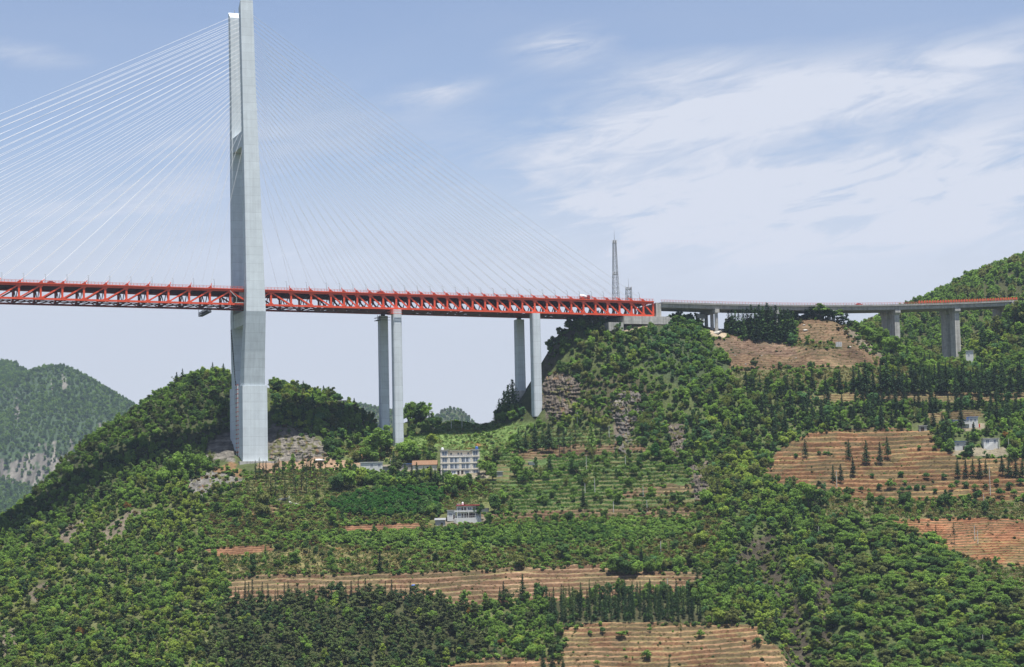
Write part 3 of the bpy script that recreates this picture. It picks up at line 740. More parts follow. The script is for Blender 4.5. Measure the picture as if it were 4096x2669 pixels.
# hanging maintenance gantry
ga = empty('maintenance_gantry', bw(-24, 0, 0), BT, 'dark lattice maintenance gantry hanging under the red truss just left of the pylon', 'gantry')
m = MB(); z = zc(-24) - HT - 1.0
for ww, zo in ((3, -1.2), (3, -3.4)):
    pass
for e in (-1.0, 1.0):
    m.beam((e, 1, z - 1.6), (e, BW - 1, z - 1.6), .25, .25); m.beam((e, 1, z - 3.6), (e, BW - 1, z - 3.6), .25, .25)
    for k in range(14):
        a = 1 + k * 1.95; m.beam((e, a, z - 1.6), (e, a + .97, z - 3.6), .16, .16); m.beam((e, a + .97, z - 3.6), (e, a + 1.95, z - 1.6), .16, .16)
m.box(-1.2, 1.2, 1, BW - 1, z - 3.9, z - 3.7)
m.build('lattice_platform', MT['dark'], ga)
m = MB()
for ww in (1.2, BW - 1.2):
    for e in (-1, 1): m.beam((e, ww, z - 1.7), (e, ww, z + .6), .22, .22)
m.build('hanger', MT['dark'], ga)

# ------------------------------------------------------------------ approach viaduct
VI = empty('approach_viaduct', (BX, BY, 0), BT, 'grey concrete approach viaduct on tall piers running to the right-hand hill', 'viaduct')
VW = 21.0                                   # narrower than the bridge deck
VS = np.r_[np.arange(260.4, 500, 8.0), [508, 514, 519]]
gd = MB(); rdv = MB()
for w0, w1 in ((.3, 2.4), (4.8, 6.9), (9.4, 11.5), (14.0, 16.1), (18.4, 20.6)):
    gd.loft([[(s, w0, zc(s) - 2.6), (s, w1, zc(s) - 2.6), (s, w1 + .3, zc(s) - .25), (s, w0 - .3, zc(s) - .25)] for s in VS])
o = gd.build('girder', MT['girder'], VI)
sl = MB(); sl.loft([[(s, -.9, zc(s) - .2), (s, VW + .9, zc(s) - .2), (s, VW + .9, zc(s) + .55), (s, -.9, zc(s) + .55)] for s in VS]); sl.build('deck_slab', MT['girder'], VI)
rdv.loft([[(s, 1.0, zc(s) + .556), (s, VW - 1, zc(s) + .556), (s, VW - 1, zc(s) + .65), (s, 1, zc(s) + .65)] for s in VS]); rdv.build('road_surface', MT['asphalt'], VI)
cbm = MB()
for s in np.arange(268, 510, 11.5): cbm.box(s - .2, s + .2, -.15, VW, zc(s) - 2.2, zc(s) - .3)
cbm.build('diaphragm', MT['girder'], VI)
ks = MB(); ks.loft([[(s, -.95, zc(s) + .55), (s, -.55, zc(s) + .55), (s, -.55, zc(s) + .8), (s, -.95, zc(s) + .8)] for s in VS]); ks.build('parapet', MT['oldconc'], VI)
railing(260, 519, -.75, VI, .78, MT['palerail'], 2.0, 1.25, .16); railing(260, 519, VW + .75, VI, .6, MT['palerail'], 2.0, 1.5)
ob = MB()
for i in range(38):
    s = 444 + i * 2.0; z = zc(s) + .6
    ob.box(s - .55, s + .55, -.52, -.40, z + .2, z + 2.3); ob.box(s - .8, s + .8, -.54, -.38, z + .9, z + 1.6)
ob.build('orange_barrier', MT['orange'], VI)
def vpier(s, kind):
    for k, w in enumerate((4.2, 15.2)):
        p = bw(s, w, 0); gz = float(ground_z(p.x, p.y)) - 4; top = zc(s) - 2.65
        if kind == 'round':
            for w_ in ((w - 3.6, w + 2.6) if k == 0 else (w,)):
                c = MB(); c.lathe([(1.15, gz - 6), (1.1, top - 2.4)], (s, w_, 0), 14); c.build('pier_column', MT['oldconc'], VI)
            if k == 0:
                c = MB(); c.box(s - 1.5, s + 1.5, -1.2, VW + 1, top - 2.4, top); c.build('pier_cap', MT['oldconc'], VI)
        else:
            c = MB(); a = 1.75
            c.loft([[(s - a - e, w - 3 - e, z), (s + a + e, w - 3 - e, z), (s + a + e, w + 3 + e, z), (s - a - e, w + 3 + e, z)] for z, e in ((gz, .25), (top - 3.2, 0))])
            o = c.build('pier_column', MT['oldconc'], VI)
            c = MB(); c.loft([[(s - a - e, w - 4.4 - d, z), (s + a + e, w - 4.4 - d, z), (s + a + e, w + 4.4 + d, z), (s - a - e, w + 4.4 + d, z)] for z, e, d in ((top - 3.2, .05, -1.2), (top - 1.9, .3, 0), (top, .3, 0))]); c.build('pier_cap', MT['oldconc'], o)
vpier(298, 'round'); vpier(340, 'round'); vpier(381, 'round'); vpier(428, 'tall'); vpier(473, 'tall')
m = MB(); m.box(514, 522, -1.5, VW + 1.5, zc(518) - 9, zc(518) - .3); m.build('end_abutment', MT['oldconc'], VI)

# ------------------------------------------------------------------ lamp posts along the deck
def lamp(s, near, ordn, side):
    w = -.45 if near else BW + .45
    return w
lampn = [x for x in LS if x > E0] + sorted(RSn)
base_l = None
ORD = ['first', 'second', 'third', 'fourth', 'fifth', 'sixth', 'seventh', 'eighth', 'ninth', 'tenth', 'eleventh', 'twelfth', 'thirteenth', 'fourteenth', 'fifteenth', 'sixteenth', 'seventeenth', 'eighteenth', 'nineteenth', 'twentieth',
       'twenty-first', 'twenty-second', 'twenty-third', 'twenty-fourth', 'twenty-fifth', 'twenty-sixth', 'twenty-seventh', 'twenty-eighth', 'twenty-ninth', 'thirtieth']
nl = nr = 0
lp = MB(); lp.tube([(0, 0, 0), (0, 0, 4.4), (0, .5, 5.0), (0, 1.2, 5.15)], [.13, .1, .08, .08], 6)
lpm = lp.build('pole', MT['steel']).data
lh = MB(); lh.box(-.35, .35, 1.1, 1.7, 5.0, 5.22); lhm = lh.build('lamp_head', MT['steel']).data
for ob_ in [o for o in COL.objects if o.name in ('pole', 'lamp_head')]: bpy.data.objects.remove(ob_)
LW = sorted([x for x in LS if x > E0 + 4], reverse=True); RWd = sorted(RSn)
for side, arr in (('left', LW), ('right', RWd)):
    for i, s in enumerate(arr):
        ss = s + (2.6 if side == 'left' else -2.6)
        e = empty('lamp_post', bw(ss, -.45, zc(ss) + .96), BT, 'slim grey lamp post on the red deck, %s to the %s of the pylon' % (ORD[i], side), 'lamp post', 'lamp posts along the red deck')
        for nm, me in (('pole', lpm), ('lamp_head', lhm)):
            o = bpy.data.objects.new(nm, me); COL.objects.link(o); o.parent = e

# ------------------------------------------------------------------ vehicles on the road
def car(name, label, s, w, z, paint, kind='car'):
    e = empty(name, bw(s, w, z), BT, label, kind)
    b = MB()
    if kind == 'car':
        prof = [(-2.1, .35), (2.1, .35), (2.15, .75), (1.3, .9), (.7, 1.42), (-1.0, 1.45), (-1.75, .98), (-2.15, .9)]
        b.loft([[(x, -.85, zz) for x, zz in prof], [(x, .85, zz) for x, zz in prof]]); b.build('body', paint, e)
        g = MB(); gp = [(1.0, .95), (.62, 1.36), (-.92, 1.38), (-1.5, .98)]
        g.loft([[(x, -.87, zz) for x, zz in gp], [(x, .87, zz) for x, zz in gp]]); g.build('window', MT['window'], e)
        ax = (-1.3, 1.3); r = .33; hw = .8
    else:
        b.box(-3.2, 3.4, -1.1, 1.1, .7, 1.0); b.build('chassis', MT['dark'], e)
        c = MB(); prof = [(1.9, 1.0), (3.5, 1.0), (3.5, 1.9), (3.2, 2.8), (1.9, 2.8)]
        c.loft([[(x, -1.15, zz) for x, zz in prof], [(x, 1.15, zz) for x, zz in prof]]); cab = c.build('cab', MT['redpaint'], e)
        g = MB(); g.box(2.3, 3.1, -1.18, 1.18, 1.9, 2.6); g.build('window', MT['window'], cab)
        t = MB()
        secs = []
        for x, r_ in ((-3.4, .5), (-2.7, 1.15), (-.6, 1.25), (1.2, .8), (1.7, .45)):
            secs.append([(x, r_ * math.cos(2 * PI * j / 12), 2.15 + (x + 3.4) * -.06 + r_ * math.sin(2 * PI * j / 12)) for j in range(12)])
        t.loft(secs); t.build('drum', paint, e)
        ax = (-2.4, -1.2, 2.6); r = .5; hw = 1.0
    for x in ax:
        for y in (-hw, hw):
            wh = MB(); wh.tube([(x, y - .14, r), (x, y + .14, r)], r, 12); wh.build('wheel', MT['rubber'], e)
car('concrete_truck', 'truck with white drum and red cab on the deck left of the mast', 210, 3.0, zc(210) + 1.05, MT['whitepaint'], 'truck')
car('car', 'small red car on the red deck above the left pair of piers', 79, 2.4, zc(79) + 1.05, MT['redpaint'])
car('car', 'small red car on the grey viaduct left of its two tall piers', 401, 2.4, zc(401) + .66, MT['redpaint'])
car('car', 'small red car on the red deck far left of the pylon', -114, 2.4, zc(-114) + 1.05, MT['redpaint'])
# ------------------------------------------------------------------ masts behind the deck
def lattice(name, label, dx, dyb, dyt, Y, w0, w1, plats, rod):
    b = at(dx, dyb, Y); t = at(dx, dyt, Y)
    gz = float(ground_z(b.x, b.y)) - 1
    H = t.z - gz
    e = empty(name, (b.x, b.y, gz), .3, label, 'mast')
    m = MB(); n = max(5, int(H / 3.4))
    wd = lambda z: w0 + (w1 - w0) * min(1, (z / H) ** .8)
    C4 = ((-1, -1), (1, -1), (1, 1), (-1, 1))
    for i in range(n):
        z0, z1 = H * i / n, H * (i + 1) / n; a, c = wd(z0) / 2, wd(z1) / 2
        for j in range(4):
            p, q = C4[j], C4[(j + 1) % 4]
            m.beam((p[0] * a, p[1] * a, z0), (p[0] * c, p[1] * c, z1), .24, .24)
            m.beam((p[0] * a, p[1] * a, z0), (q[0] * c, q[1] * c, z1), .13, .13); m.beam((q[0] * a, q[1] * a, z0), (p[0] * c, p[1] * c, z1), .13, .13)
            m.beam((p[0] * c, p[1] * c, z1), (q[0] * c, q[1] * c, z1), .15, .15)
    m.build('lattice', MT['steel'], e)
    for f, r in plats:
        z = H * f; p = MB(); p.lathe([(r, z), (r, z + .15)], k=10)
        for k in range(10):
            a = 2 * PI * k / 10; b2 = 2 * PI * (k + 1) / 10
            p.beam((r * math.cos(a), r * math.sin(a), z), (r * math.cos(a), r * math.sin(a), z + 1.1), .08, .08)
            p.beam((r * math.cos(a), r * math.sin(a), z + 1.1), (r * math.cos(b2), r * math.sin(b2), z + 1.1), .08, .08)
        pl = p.build('platform', MT['steel'], e)
        for k in range(6):
            a = 2 * PI * k / 6 + .3; r2 = r + .1; q = MB()
            x, y = r2 * math.cos(a), r2 * math.sin(a); q.box(x - .16, x + .16, y - .16, y + .16, z - .2, z + 1.9); q.build('antenna', MT['whitepaint'], pl)
    r_ = MB(); r_.tube([(0, 0, H), (0, 0, H + rod)], [.16, .04], 6); r_.build('lightning_rod', MT['steel'], e)
lattice('telecom_mast', 'tall grey lattice telecom mast rising behind the right end of the red truss', 1433, 748, 559, 1350, 5.6, 1.7, ((.975, 1.3), (.66, 1.7)), 7)
lattice('telecom_mast', 'short grey lattice mast with antennas, right of the tall mast', 1463, 745, 669, 1352, 4.2, 3.0, ((.97, 2.0), (.80, 2.1)), 6)

# ------------------------------------------------------------------ houses
def part(p, nm, mat, *boxes):
    m = MB()
    for b in boxes: m.box(*b)
    return m.build(nm, mat, p)
def window(p, x0, x1, z0, z1, y, mat='window', frame='whitepaint', mull=1, sub=True):
    """a frame standing out from the wall (front towards -y), its pane set in it"""
    t = .09; m = MB()
    m.box(x0, x1, y - .07, y - .004, z0, z0 + t); m.box(x0, x1, y - .07, y - .004, z1 - t, z1); m.box(x0, x0 + t, y - .07, y - .004, z0 + t, z1 - t); m.box(x1 - t, x1, y - .07, y - .004, z0 + t, z1 - t)
    for k in range(1, mull + 1):
        xm = x0 + (x1 - x0) * k / (mull + 1); m.box(xm - .04, xm + .04, y - .06, y - .004, z0 + t, z1 - t)
    f = m.build('window', MT[frame], p)
    q = MB(); q.box(x0 + t, x1 - t, y - .03, y - .008, z0 + t, z1 - t); q.build('pane', MT[mat], f)
    return f
def tank(p, x, y, z, mat, r=.9, h=1.7):
    m = MB(); m.lathe([(r * .9, 0), (r, .15), (r, h * .8), (r * .55, h), (.1, h * 1.05)], (x, y, z), 14); m.build('water_tank', MT[mat], p)

# four-storey cream house
def house4():
    b = gpoint(1070, 1103, 1120); b.z -= .8
    e = empty('apartment_house', b, .06, 'cream four-storey house with large windows and a blue roof tank, below the left piers', 'house')
    W = 11.0; D = 9.5; S = 3.62; H = 4 * S
    part(e, 'wall', MT['cream'], (-W, W, 0, D, 0, H - S), (-W, -W + 4.3, .02, D - .02, H - S, H), (W - 4.3, W, .02, D - .02, H - S, H), (-W + 4.3, W - 4.3, 3.0, D - .02, H - S, H - .4))
    part(e, 'cornice', MT['cream'], *[(-W - .25, W + .25, -.3, D + .2, z - .13, z + .13) for z in (S, 2 * S, 3 * S)])
    part(e, 'pilaster', MT['cream'], *[(x - .45, x + .45, -.16, -.003, .1, 3 * S - .2) for x in (-W + 4.75, 0, W - 4.75)], *[(x - .3, x + .3, -.14, -.003, .1, H - .2) for x in (-W + .3, W - .3)])
    part(e, 'roof', MT['grey'], (-W - .4, -W + 4.7, -.4, D + .3, H + .002, H + .35), (W - 4.7, W + .4, -.4, D + .3, H + .002, H + .35), (-W + 4.7, W - 4.7, 1.2, D + .2, H - .38, H - .1))
    part(e, 'terrace_railing', MT['whitepaint'], (-W + 4.35, W - 4.35, -.1, .05, H - S + .14, H - S + .34), (-W + 4.35, W - 4.35, -.08, .03, H - S + .9, H - S + 1.0), *[(x - .05, x + .05, -.07, .02, H - S + .34, H - S + .9) for x in np.linspace(-W + 4.6, W - 4.6, 18)])
    for fl_ in range(4):
        z = fl_ * S
        for sx in (-1, 1):
            x0, x1 = sorted((sx * (W - 3.7), sx * (W - .9))); window(e, x0, x1, z + .7, z + 3.15, -.001, mull=1)
            if fl_ in (1, 2):
                x0, x1 = sorted((sx * .75, sx * 5.7)); f = window(e, x0, x1, z + .45, z + 3.1, -.001, mull=3)
                for xx in (x0 + 1.9, x1 - .9):
                    m = MB(); m.box(xx, xx + .75, -.042, -.0315, z + .6, z + 3.0); m.build('curtain', MT['curtain'], f)
            if fl_ == 0:
                x0, x1 = sorted((sx * 2.6, sx * 4.9)); window(e, x0, x1, z + .7, z + 2.9, -.001)
    for x in (-5.4, -1.3, .4, 4.3): window(e, x, x + .95, H - S + 1.1, H - S + 2.3, 2.999, frame='dark', mull=0)
    part(e, 'door', MT['door'], (-1.7, 1.7, -.03, -.002, 0, 3.0))
    part(e, 'balcony', MT['whitepaint'], (-4.9, -1.8, -1.1, -.17, .5, .62), (-4.9, -1.8, -1.1, -1.0, .62, 1.5), (-4.9, -4.8, -.99, -.17, .62, 1.5), (-1.9, -1.8, -.99, -.17, .62, 1.5))
    tank(e, -W + 1.2, 2, H + .36, 'whitepaint', .8, 1.3); tank(e, W - 1.4, 2, H + .36, 'blue', .85, 1.6)
house4()

def house_red():
    b = gpoint(1090, 1213, 1080); b.z -= .5
    e = empty('village_house', b, .02, 'white two-storey house with a red roof, balconies and outside stairs', 'house')
    W = 6.5; Z0 = 2.6; S = 3.2
    part(e, 'podium', MT['white'], (-W - 1.2, W, -1.6, 8, -2, Z0))
    part(e, 'wall', MT['white'], (-W, W, 0, 7, Z0, Z0 + 2 * S))
    part(e, 'roof', MT['redroof'], (-W - .3, W + .3, -1.3, 7.4, Z0 + 2 * S + .002, Z0 + 2 * S + .55))
    part(e, 'balcony', MT['white'], (-W - 1.2, W, -1.5, -.002, Z0 + S - .12, Z0 + S + .1), (-W - 1.2, W, -1.5, -1.4, Z0 + S + .1, Z0 + S + .75), (-W - 1.2, W, -1.5, -1.42, Z0 + .9, Z0 + 1.0), *[(x, x + .3, -1.5, -1.4, Z0, Z0 + S - .12) for x in (-6.3, -.2, 6.2)], *[(x, x + .1, -1.49, -1.43, Z0, Z0 + .9) for x in np.linspace(-7.4, 6.3, 14)])
    for z in (Z0, Z0 + S):
        for x0, x1, d in ((-6.1, -4.2, 0), (-3.9, -3.0, 1), (-2.4, -1.4, 1), (-.6, 1.5, 0), (2.2, 3.2, 1), (3.6, 5.4, 0)):
            if z == Z0 and -1 < x0 < 0: part(e, 'door', MT['door'], (-1.1, 2.1, -.03, -.002, z + .02, z + 2.5)); continue
            if d: part(e, 'door', MT['door'], (x0, x1, -.03, -.002, z + .12, z + 2.3))
            else: window(e, x0, x1, z + .8, z + 2.4, -.001)
    st = MB()
    for i in range(9): st.box(-W - 3.2 + i * .34, -W - 2.86 + i * .34, -1.7, -.7, -1.2, -1.0 + i * .4)
    st.build('staircase', MT['oldconc'], e)
    tank(e, -3.2, 2.5, Z0 + 2 * S + .56, 'whitepaint', .55, 1.4); part(e, 'solar_heater', MT['steel'], (-6.2, -4.5, 2, 3.2, Z0 + 2 * S + .56, Z0 + 2 * S + 1.2))
    b2 = at(1050, 1207, b.y + 1); e2 = empty('house_annex', b2, .02, 'low white annex with a flat grey roof, left of the red-roofed house', 'house')
    part(e2, 'wall', MT['white'], (-2.4, 2.1, 0, 5, -1, 4.6)); part(e2, 'roof', MT['grey'], (-2.7, 2.3, -.5, 5.3, 4.602, 4.9)); window(e2, -1.4, .2, 1.8, 3.2, -.001); part(e2, 'door', MT['door'], (.8, 1.7, -.03, -.002, 0, 2.2))
    b3 = gpoint(1023, 1224, 1080); e3 = empty('shed', b3, .0, 'small grey hut with a sloping sheet roof, below the red-roofed house', 'shed')
    part(e3, 'wall', MT['grey'], (-2.6, 2.6, 0, 4, -1.5, 3.4)); m = MB(); m.loft([[(-3, -.5, 3.3), (3, -.5, 3.3), (3, -.5, 3.5), (-3, -.5, 3.5)], [(-3, 4.3, 4.3), (3, 4.3, 4.3), (3, 4.3, 4.5), (-3, 4.3, 4.5)]]); m.build('roof', MT['steel'], e3); part(e3, 'door', MT['door'], (.4, 1.5, -.03, -.002, 0, 2))
    b4 = gpoint(1126, 1191, 1080); e4 = empty('shed', b4, .0, 'small white shed right of the red-roofed house', 'shed')
    part(e4, 'wall', MT['white'], (-2.3, 2.2, 0, 4, -1.5, 2.0)); part(e4, 'roof', MT['grey'], (-2.6, 2.5, -.4, 4.3, 2.002, 2.25))
house_red()

def small(name, label, dx, dy, Y, x0, x1, h, d, wall, roof, wins=(), door=None, rz=0., over=.4, pitched=False, sink=1.5):
    b = gpoint(dx, dy, Y - 60); e = empty(name, b, rz, label, 'shed' if name == 'shed' else 'house')
    part(e, 'wall', MT[wall], (x0, x1, 0, d, -sink, h))
    if pitched:
        m = MB(); zr = h + d * .28
        m.loft([[(x0 - over, -over, h - .1), (x1 + over, -over, h - .1), (x1 + over, -over, h + .12), (x0 - over, -over, h + .12)], [(x0 - over, d / 2, zr), (x1 + over, d / 2, zr), (x1 + over, d / 2, zr + .22), (x0 - over, d / 2, zr + .22)], [(x0 - over, d + over, h - .1), (x1 + over, d + over, h - .1), (x1 + over, d + over, h + .12), (x0 - over, d + over, h + .12)]])
        m.build('roof', MT[roof], e)
    else: part(e, 'roof', MT[roof], (x0 - over, x1 + over, -over, d + over, h + .002, h + .3))
    for w in wins: window(e, *w, -.001)
    if door: part(e, 'door', MT['door'], (door[0], door[1], -.03, -.002, 0, door[2]))
    return e
h = small('village_house', 'long white house with a thin flat roof and two small windows, below the left piers', 878, 1098, 1212, -9.8, 2.8, 5.6, 6, 'white', 'white', ((-4.2, -2.6, 3.2, 4.7), (.2, 1.7, 3.2, 4.7)), rz=.05)
part(h, 'lean_to', MT['grey'], (2.85, 8.2, .3, 5, -1.5, 3.0)); part(h, 'balcony', MT['oldconc'], (2.85, 8.6, -.8, 5.3, 3.002, 3.25))
small('shed', 'low shed with a blue sheet roof, right of the long white house', 946, 1093, 1222, -4.5, 4.5, 3.4, 5, 'grey', 'blue', rz=.05)
small('village_house', 'low brick house with an orange tiled roof, left of the four-storey house', 988, 1094, 1214, -7.0, 6.6, 3.2, 9, 'cream', 'tile', ((-5, -3.8, 1, 2.3),), (1, 2.2, 2.1), pitched=True)
h = small('village_house', 'white house with a flat blue-edged roof, upper one of the right-hand houses', 2262, 995, 1222, -2.4, 2.9, 6.2, 6, 'white', 'blue', ((-1.8, -.4, 3.9, 5.3), (.6, 2.0, 3.9, 5.3)), (-.6, .6, 2.3))
part(h, 'side_wing', MT['white'], (-11.5, -2.45, .5, 6, -1.5, 4.6)); part(h, 'wing_roof', MT['blue'], (-11.9, -2.5, -.2, 6.3, 4.602, 4.85)); part(h, 'balcony', MT['white'], (-11.5, -2.5, -1.1, .49, 2.2, 2.4), (-11.5, -2.5, -1.1, -1.0, 2.4, 3.2))
part(h, 'red_banner', MT['redpaint'], (3.2, 3.9, -.6, -.5, .2, 2.2)); 
h = small('village_house', 'white house with an outside stair and flat roof, lower one of the right-hand houses', 2305, 1044, 1198, -4.4, 3.8, 5.8, 6, 'white', 'grey', ((-3.2, -1.2, 3.4, 5.2), (1.2, 2.6, 3.4, 5.2)), (-.8, .4, 2.2))
st = MB()
for i in range(10): st.box(-3.4 + i * .42, -2.98 + i * .42, -1.3, -.1, -1.0, .3 + i * .32)
st.build('staircase', MT['white'], h)
part(h, 'roof_post', MT['white'], (3.9, 4.2, -.9, -.6, 0, 5.8), (3.8, 4.6, -1.0, 5.5, 5.802, 6.08))
h = small('village_house', 'low white house with a blue roof left of the house with the outside stair', 2238, 1047, 1200, -4.6, 3.2, 4.8, 6, 'white', 'grey', ((-3.4, -2.0, 2.4, 3.8),), (0, 1.2, 2.2), pitched=False)
part(h, 'roof_sheet', MT['blue'], (-4.8, 1.6, -.5, 3, 4.86, 5.1))
small('shed', 'narrow white hut among trees right of the tallest viaduct pier', 2254, 847, 1352, -2.2, 2.4, 8.6, 4, 'white', 'grey', ((-1.0, .2, 5.2, 6.6),), (-.4, .8, 2.2), rz=-.25)
small('village_house', 'grey flat-roofed house half hidden on the ridge behind the pylon', 793, 953, 1318, -2.8, 2.6, 5.6, 6, 'oldconc', 'grey', ((-1.8, -.4, 3.2, 4.6),))
small('village_house', 'small white house on the ridge between the pylon and the left piers', 846, 952, 1318, -3.4, 3.8, 3.2, 6, 'white', 'grey', ((-2, -.8, 1.2, 2.3),))
small('shed', 'tiny white shelter among trees right of the four-storey house', 1236, 1082, 1204, -1.7, 1.7, 1.6, 3, 'white', 'white')
small('shed', 'tiny pale hut in the trees below the four-storey house', 1161, 1108, 1192, -1.8, 1.8, 2.6, 3, 'grey', 'white')
small('shed', 'low concrete shed with a dark front at the top edge of the right terraces', 2146, 1003, 1226, -2.2, 2.2, 3.0, 3, 'oldconc', 'grey', (), (-1.5, .6, 2.2))

# sign board on the hill field
b = gpoint(1950, 811, 1290); e = empty('sign_board', b, .05, 'white notice board on legs standing on the brown hilltop field', 'sign')
part(e, 'board', MT['white'], (-1.9, 1.9, -.05, .05, 1.2, 4.2)); part(e, 'leg', MT['steel'], (-1.7, -1.55, .06, .16, -.5, 4.0)); part(e, 'leg', MT['steel'], (1.55, 1.7, .06, .16, -.5, 4.0))
part(e, 'printed_panel', MT['grey'], *[(x, x + .85, -.075, -.052, z, z + .7) for x in (-1.6, -.45, .7) for z in (1.6, 2.5, 3.35)])
# hoarding, ramp, track, blue strip, tarp
b = at(1631, 742, 1335); e = empty('site_hoarding', b, BT, 'pale blue-grey sheet hoarding beside the first viaduct pier', 'hoarding')
part(e, 'panel', MT['steel'], (-3, 3, 0, .12, .3, 3.0)); part(e, 'post', MT['dark'], *[(x, x + .12, .13, .25, -1.5, 2.9) for x in (-2.8, 0, 2.7)])
def ribbon(name, pts, w, mat, label, cat, kind=None, lift=.12, thick=.1):
    """a strip laid over the ground"""
    m = MB(); rows = []
    P = [gpoint(*p) for p in pts]; Q = []
    for a, c in zip(P[:-1], P[1:]):
        n = max(2, int((c - a).length / 1.5))
        for k in range(n): Q.append(a.lerp(c, k / n))
    Q.append(P[-1]); secs = []
    for i, p in enumerate(Q):
        d = (Q[min(i + 1, len(Q) - 1)] - Q[max(i - 1, 0)]); d.z = 0; d.normalize(); s_ = Vector((-d.y, d.x, 0)) * w / 2
        z = max(float(ground_z(*(p + s_ * k)[:2])) for k in (-1, 0, 1)) + lift
        L, R = p - s_, p + s_
        secs.append([(L.x, L.y, z - thick * 8), (R.x, R.y, z - thick * 8), (R.x, R.y, z), (L.x, L.y, z)])
    m.loft(secs); o = m.build(name, MT[mat]); tag(o, label, cat, kind=kind); return o
ribbon('path', [(646, 1162), (664, 1160), (672, 1156), (670, 1164), (676, 1170), (690, 1173), (702, 1176)], 1.3, 'track', 'pale concrete path curving below the young trees', 'path', 'structure')
ribbon('path', [(1664, 777), (1672, 772), (1684, 763)], 3.2, 'track', 'pale concrete ramp below the first viaduct pier', 'path', 'structure')
ribbon('path', [(2259, 1016), (2266, 1010), (2262, 1003)], 1.2, 'track', 'pale steps between the right-hand houses', 'path', 'structure')
b = at(2286, 862, 1320); e = empty('blue_fence', b, .0, 'pale blue sheet fence strip under the trees at the right edge', 'fence')
part(e, 'sheet', MT['skyblue'], (-5.6, 5.6, 0, .08, .5, 1.3)); part(e, 'post', MT['steel'], *[(x, x + .1, .09, .19, -1.5, 1.3) for x in (-5.4, -1.8, 1.8, 5.3)])
def blob(name, label, cat, dx, dy, r, mat, lo=920, flat=.6, group=None, Y=None):
    p = gpoint(dx, dy, lo) if Y is None else at(dx, dy, Y)
    bm = bmesh.new(); bmesh.ops.create_icosphere(bm, subdivisions=2, radius=r); sd = random.random() * 99
    for v in bm.verts:
        k = 1 + .35 * (vnoise(v.co.x / r * 1.3 + sd, v.co.y / r * 1.3 + v.co.z / r, 5) - .5) * 2
        v.co = Vector((v.co.x * k * 1.3, v.co.y * k, v.co.z * k * flat))
    me = bpy.data.meshes.new(name); bm.to_mesh(me); bm.free(); me.materials.append(MT[mat])
    o = bpy.data.objects.new(name, me); COL.objects.link(o); o.location = (p.x, p.y, p.z + r * flat * .4); tag(o, label, cat, group); return o
blob('tarpaulin', 'crumpled blue tarpaulin on the long middle terraces', 'tarpaulin', 962, 1364, 1.0, 'blue')
blob('tarpaulin', 'white sheet lying on the construction yard right of the pylon base', 'tarpaulin', 742, 1072, 2.6, 'white', flat=.35)
for x, y, r, t in ((1872, 770, 1.3, 'large pale rock on the hilltop field below the dark pines'), (1974, 809, 1.0, 'pale rock just right of the notice board'), (1770, 828, .45, 'small pale rock at the left middle of the hilltop field'),
                   (1850, 833, .45, 'small pale rock low in the middle of the hilltop field'), (1733, 848, .55, 'pale rock low on the left of the hilltop field'), (1708, 828, .45, 'small pale rock at the left edge of the hilltop field'), (1869, 757, .7, 'pale rock near the top of the hilltop field')):
    blob('boulder', t, 'rock', x, y, r, 'rock', 1270, group='pale rocks on the hilltop field')

# ------------------------------------------------------------------ utility poles
POLES = [(1342, 991, 960, 'beside trees under the right pier'), (1416, 1019, 993, 'on the green terraces below the grey cliff'), (1454, 1088, 1064, 'on the green terraces left of the cliff foot'), (1363, 1093, 1061, 'right of the big round tree on the terraces'),
 (1383, 1156, 1116, 'in the scrub below the big round tree, the taller'), (1360, 1150, 1136, 'in the scrub below the big round tree, the shorter'), (1495, 1156, 1131, 'on the orange terraces left of the bamboo'), (1426, 1191, 1168, 'below the orange terraces, the left one'), (1504, 1191, 1166, 'below the orange terraces, the right one'),
 (858, 953, 928, 'beside the white ridge house'), (953, 960, 936, 'right of the left piers on the ridge'), (1006, 988, 951, 'on the grassy ridge, left of the small far hill'), (1049, 997, 974, 'on the grassy ridge below the small far hill'), (1074, 997, 967, 'on the grassy ridge, right of the small far hill'),
 (1945, 1132, 1096, 'between two firs on the right terraces'), (2300, 1110, 1087, 'beside the fir clump on the right terraces, upper'), (2302, 1152, 1112, 'beside the fir clump on the right terraces, lower'), (2287, 1177, 1152, 'in the grass band above the red field'), (2345, 1053, 1022, 'right of the house with the outside stair'),
 (2266, 1258, 1225, 'in the red field, left of a pair'), (2273, 1264, 1236, 'in the red field, right of a pair'), (1903, 1250, 1230, 'on the wooded ridge left of the red field'), (1787, 1143, 1115, 'at the left tip of the right terraces'), (2285, 1505, 1483, 'deep in the lower right wood'), (2079, 1363, 1344, 'in the flat canopy of the lower right wood'),
 (1536, 1285, 1267, 'in the wood above the middle terraces'), (1552, 1377, 1349, 'at the right end of the middle terraces'), (2326, 858, 838, 'beside the white hut at the right edge'), (908, 1090, 1068, 'behind the long white house')]
for x, yb, yt, t in POLES:
    lo = 925
    p = gpoint(x, yb, lo); H = max(6.5, (yb - yt) * p.y / FD + 1.0)
    e = empty('utility_pole', (p.x, p.y, p.z - .6), random.uniform(-.5, .5), 'slim pale utility pole ' + t, 'pole', 'utility poles on the hillside')
    m = MB(); m.tube([(0, 0, 0), (0, 0, H)], [.19, .12], 7); m.build('shaft', MT['polec'], e)
    m = MB(); m.beam((-.7, 0, H - .5), (.7, 0, H - .5), .1, .1); m.beam((-.5, 0, H - 1.1), (.5, 0, H - 1.1), .08, .08); m.build('crossarm', MT['dark'], e)

